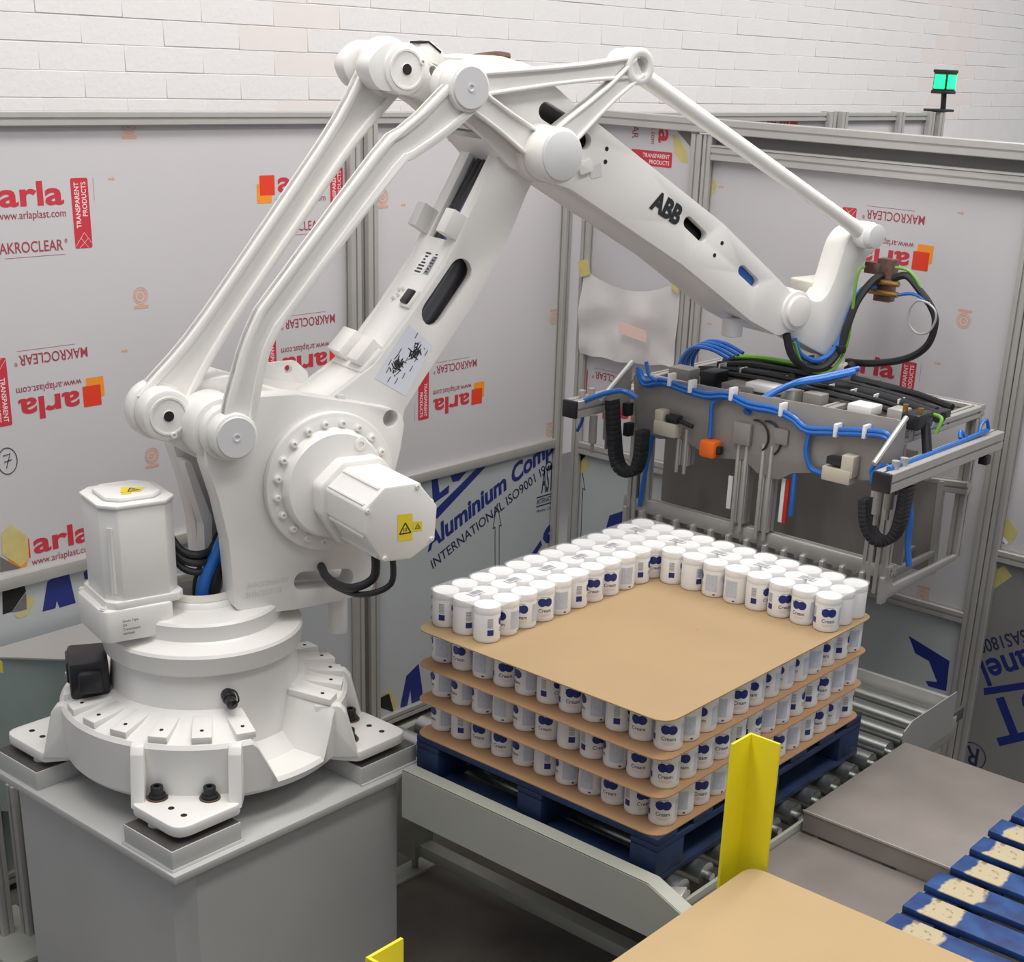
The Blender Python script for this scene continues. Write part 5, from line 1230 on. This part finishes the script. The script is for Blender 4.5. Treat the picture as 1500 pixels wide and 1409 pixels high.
gp('brass_fitting', MB().cyl((GX1 - .02, GY - .0, .97), (GX1 - .02, GY - .0, 1.0), .010, seg=10), 'brass'); gp('brass_fitting', MB().cyl((GX1 + .03, GY + .02, .97), (GX1 + .03, GY + .02, .992), .010, seg=10), 'brass')
gp('earth_cable', MB().tube([(GX1 + .03, GY + .12, .955), (GX1 + .075, GY + .10, .95), (GX1 + .07, GY + .08, .90)], .007, 8), 'cable_green')
for q in (V((GX0 + .01, GY - .07, .70)), V((GX0, GY - .07, .78)), V((GX1 + .01, GY - .07, .72))): gp('black_fitting', MB().obox(q, V((.015, 0, 0)), V((0, .02, 0)), V((0, 0, .027)), .005), 'black_gloss')
# rear plate on the right with its short beam
rpv = [(-0.407, 0.581), (-0.27, 0.594), (-0.257, 0.223), (-0.373, 0.222)]
gp('side_plate', MB().prism(rpv, (V((0, 2.15, 0)), EX, EZ, -EY), 0, .006), 'gripper_dark')
fe = [(-0.268, 0.599), (-0.248, 0.601), (-0.234, 0.22), (-0.259, 0.225)]; gp('plate_edge', MB().prism(fe, (V((0, 2.14, 0)), EX, EZ, -EY), -.03, .0), 'aluminium')
rbm = [(-0.321, 0.576), (-0.152, 0.602)]
gp('rear_beam', profile(MB(), (rbm[0][0], 2.18, rbm[0][1]), (rbm[1][0], 2.18, rbm[1][1] - .01), .05), 'aluminium')
sb = [(-0.069, 0.727)][0]; gp('sensor', MB().obox(V((-.06, 2.06, .745)), V((.018, 0, 0)), V((0, .02, 0)), V((0, 0, .018)), .005), 'black_gloss')

# ================================================================ metal cabinet and frame on the left
cbn = thing('metal_cabinet', 'galvanised metal box with flat grey lid beside the robot base', 'cabinet', (-2.25, -.35, FZ))
zc = .06
cor = [(-2.311, -0.656), (-2.244, -0.535)]
lidp = [(cor[0][0] - .12, cor[0][1] - .16), cor[0], [(-2.319, -0.612)][0], (-2.10, -.44), (-2.06, -.10), (-2.40, -.06), (-2.42, -.80)]
bodyp = [(-2.40, -.72), (cor[0][0] - .03, cor[0][1] - .02), (-2.125, -.46), (-2.08, -.10), (-2.40, -.08)]
part('body', MB().prism(bodyp, (V((0, 0, 0)), EX, EY, EZ), -.55, zc - .003), 'cabinet_steel', cbn)
part('lid', MB().prism([(-2.405, -.76), (cor[0][0], cor[0][1] - .01), (-2.165, -.54), (-2.115, -.47), (-2.07, -.09), (-2.405, -.07)], (V((0, 0, 0)), EX, EY, EZ), zc - .002, zc + .004), 'cabinet_lid', cbn)
part('stand', MB().box(-2.40, -2.12, -.5, -.12, FZ, -.5505), 'aluminium_dark', cbn)
part('yellow_label', MB().prism([(-2.233, 0.098), (-2.212, 0.1), (-2.212, 0.057), (-2.243, 0.05)], (V((0, -.735, 0)), EX, EZ, -EY), 0, .001), 'warning_yellow', cbn)
# slim aluminium frame standing at the far left of the pedestal
lfm = thing('profile_frame', 'slotted aluminium frame legs left of the pedestal', 'frame', (-2.15, -.80, FZ))
for x, y in ((-2.10, -.80), (-2.04, -.78), (-2.16, -.86)): part('leg', profile(MB(), (x, y, FZ + .03), (x, y, -.30), .045), 'aluminium', lfm)
part('beam', MB().box(-2.30, -1.96, -.96, -.74, FZ, FZ + .03, .003), 'conveyor_paint', lfm)
part('clamp', MB().obox(V((-2.0, -.80, -.73)), V((.03, .01, 0)), V((-.004, .012, 0)), V((0, 0, .01)), .003), 'lid_white', lfm)
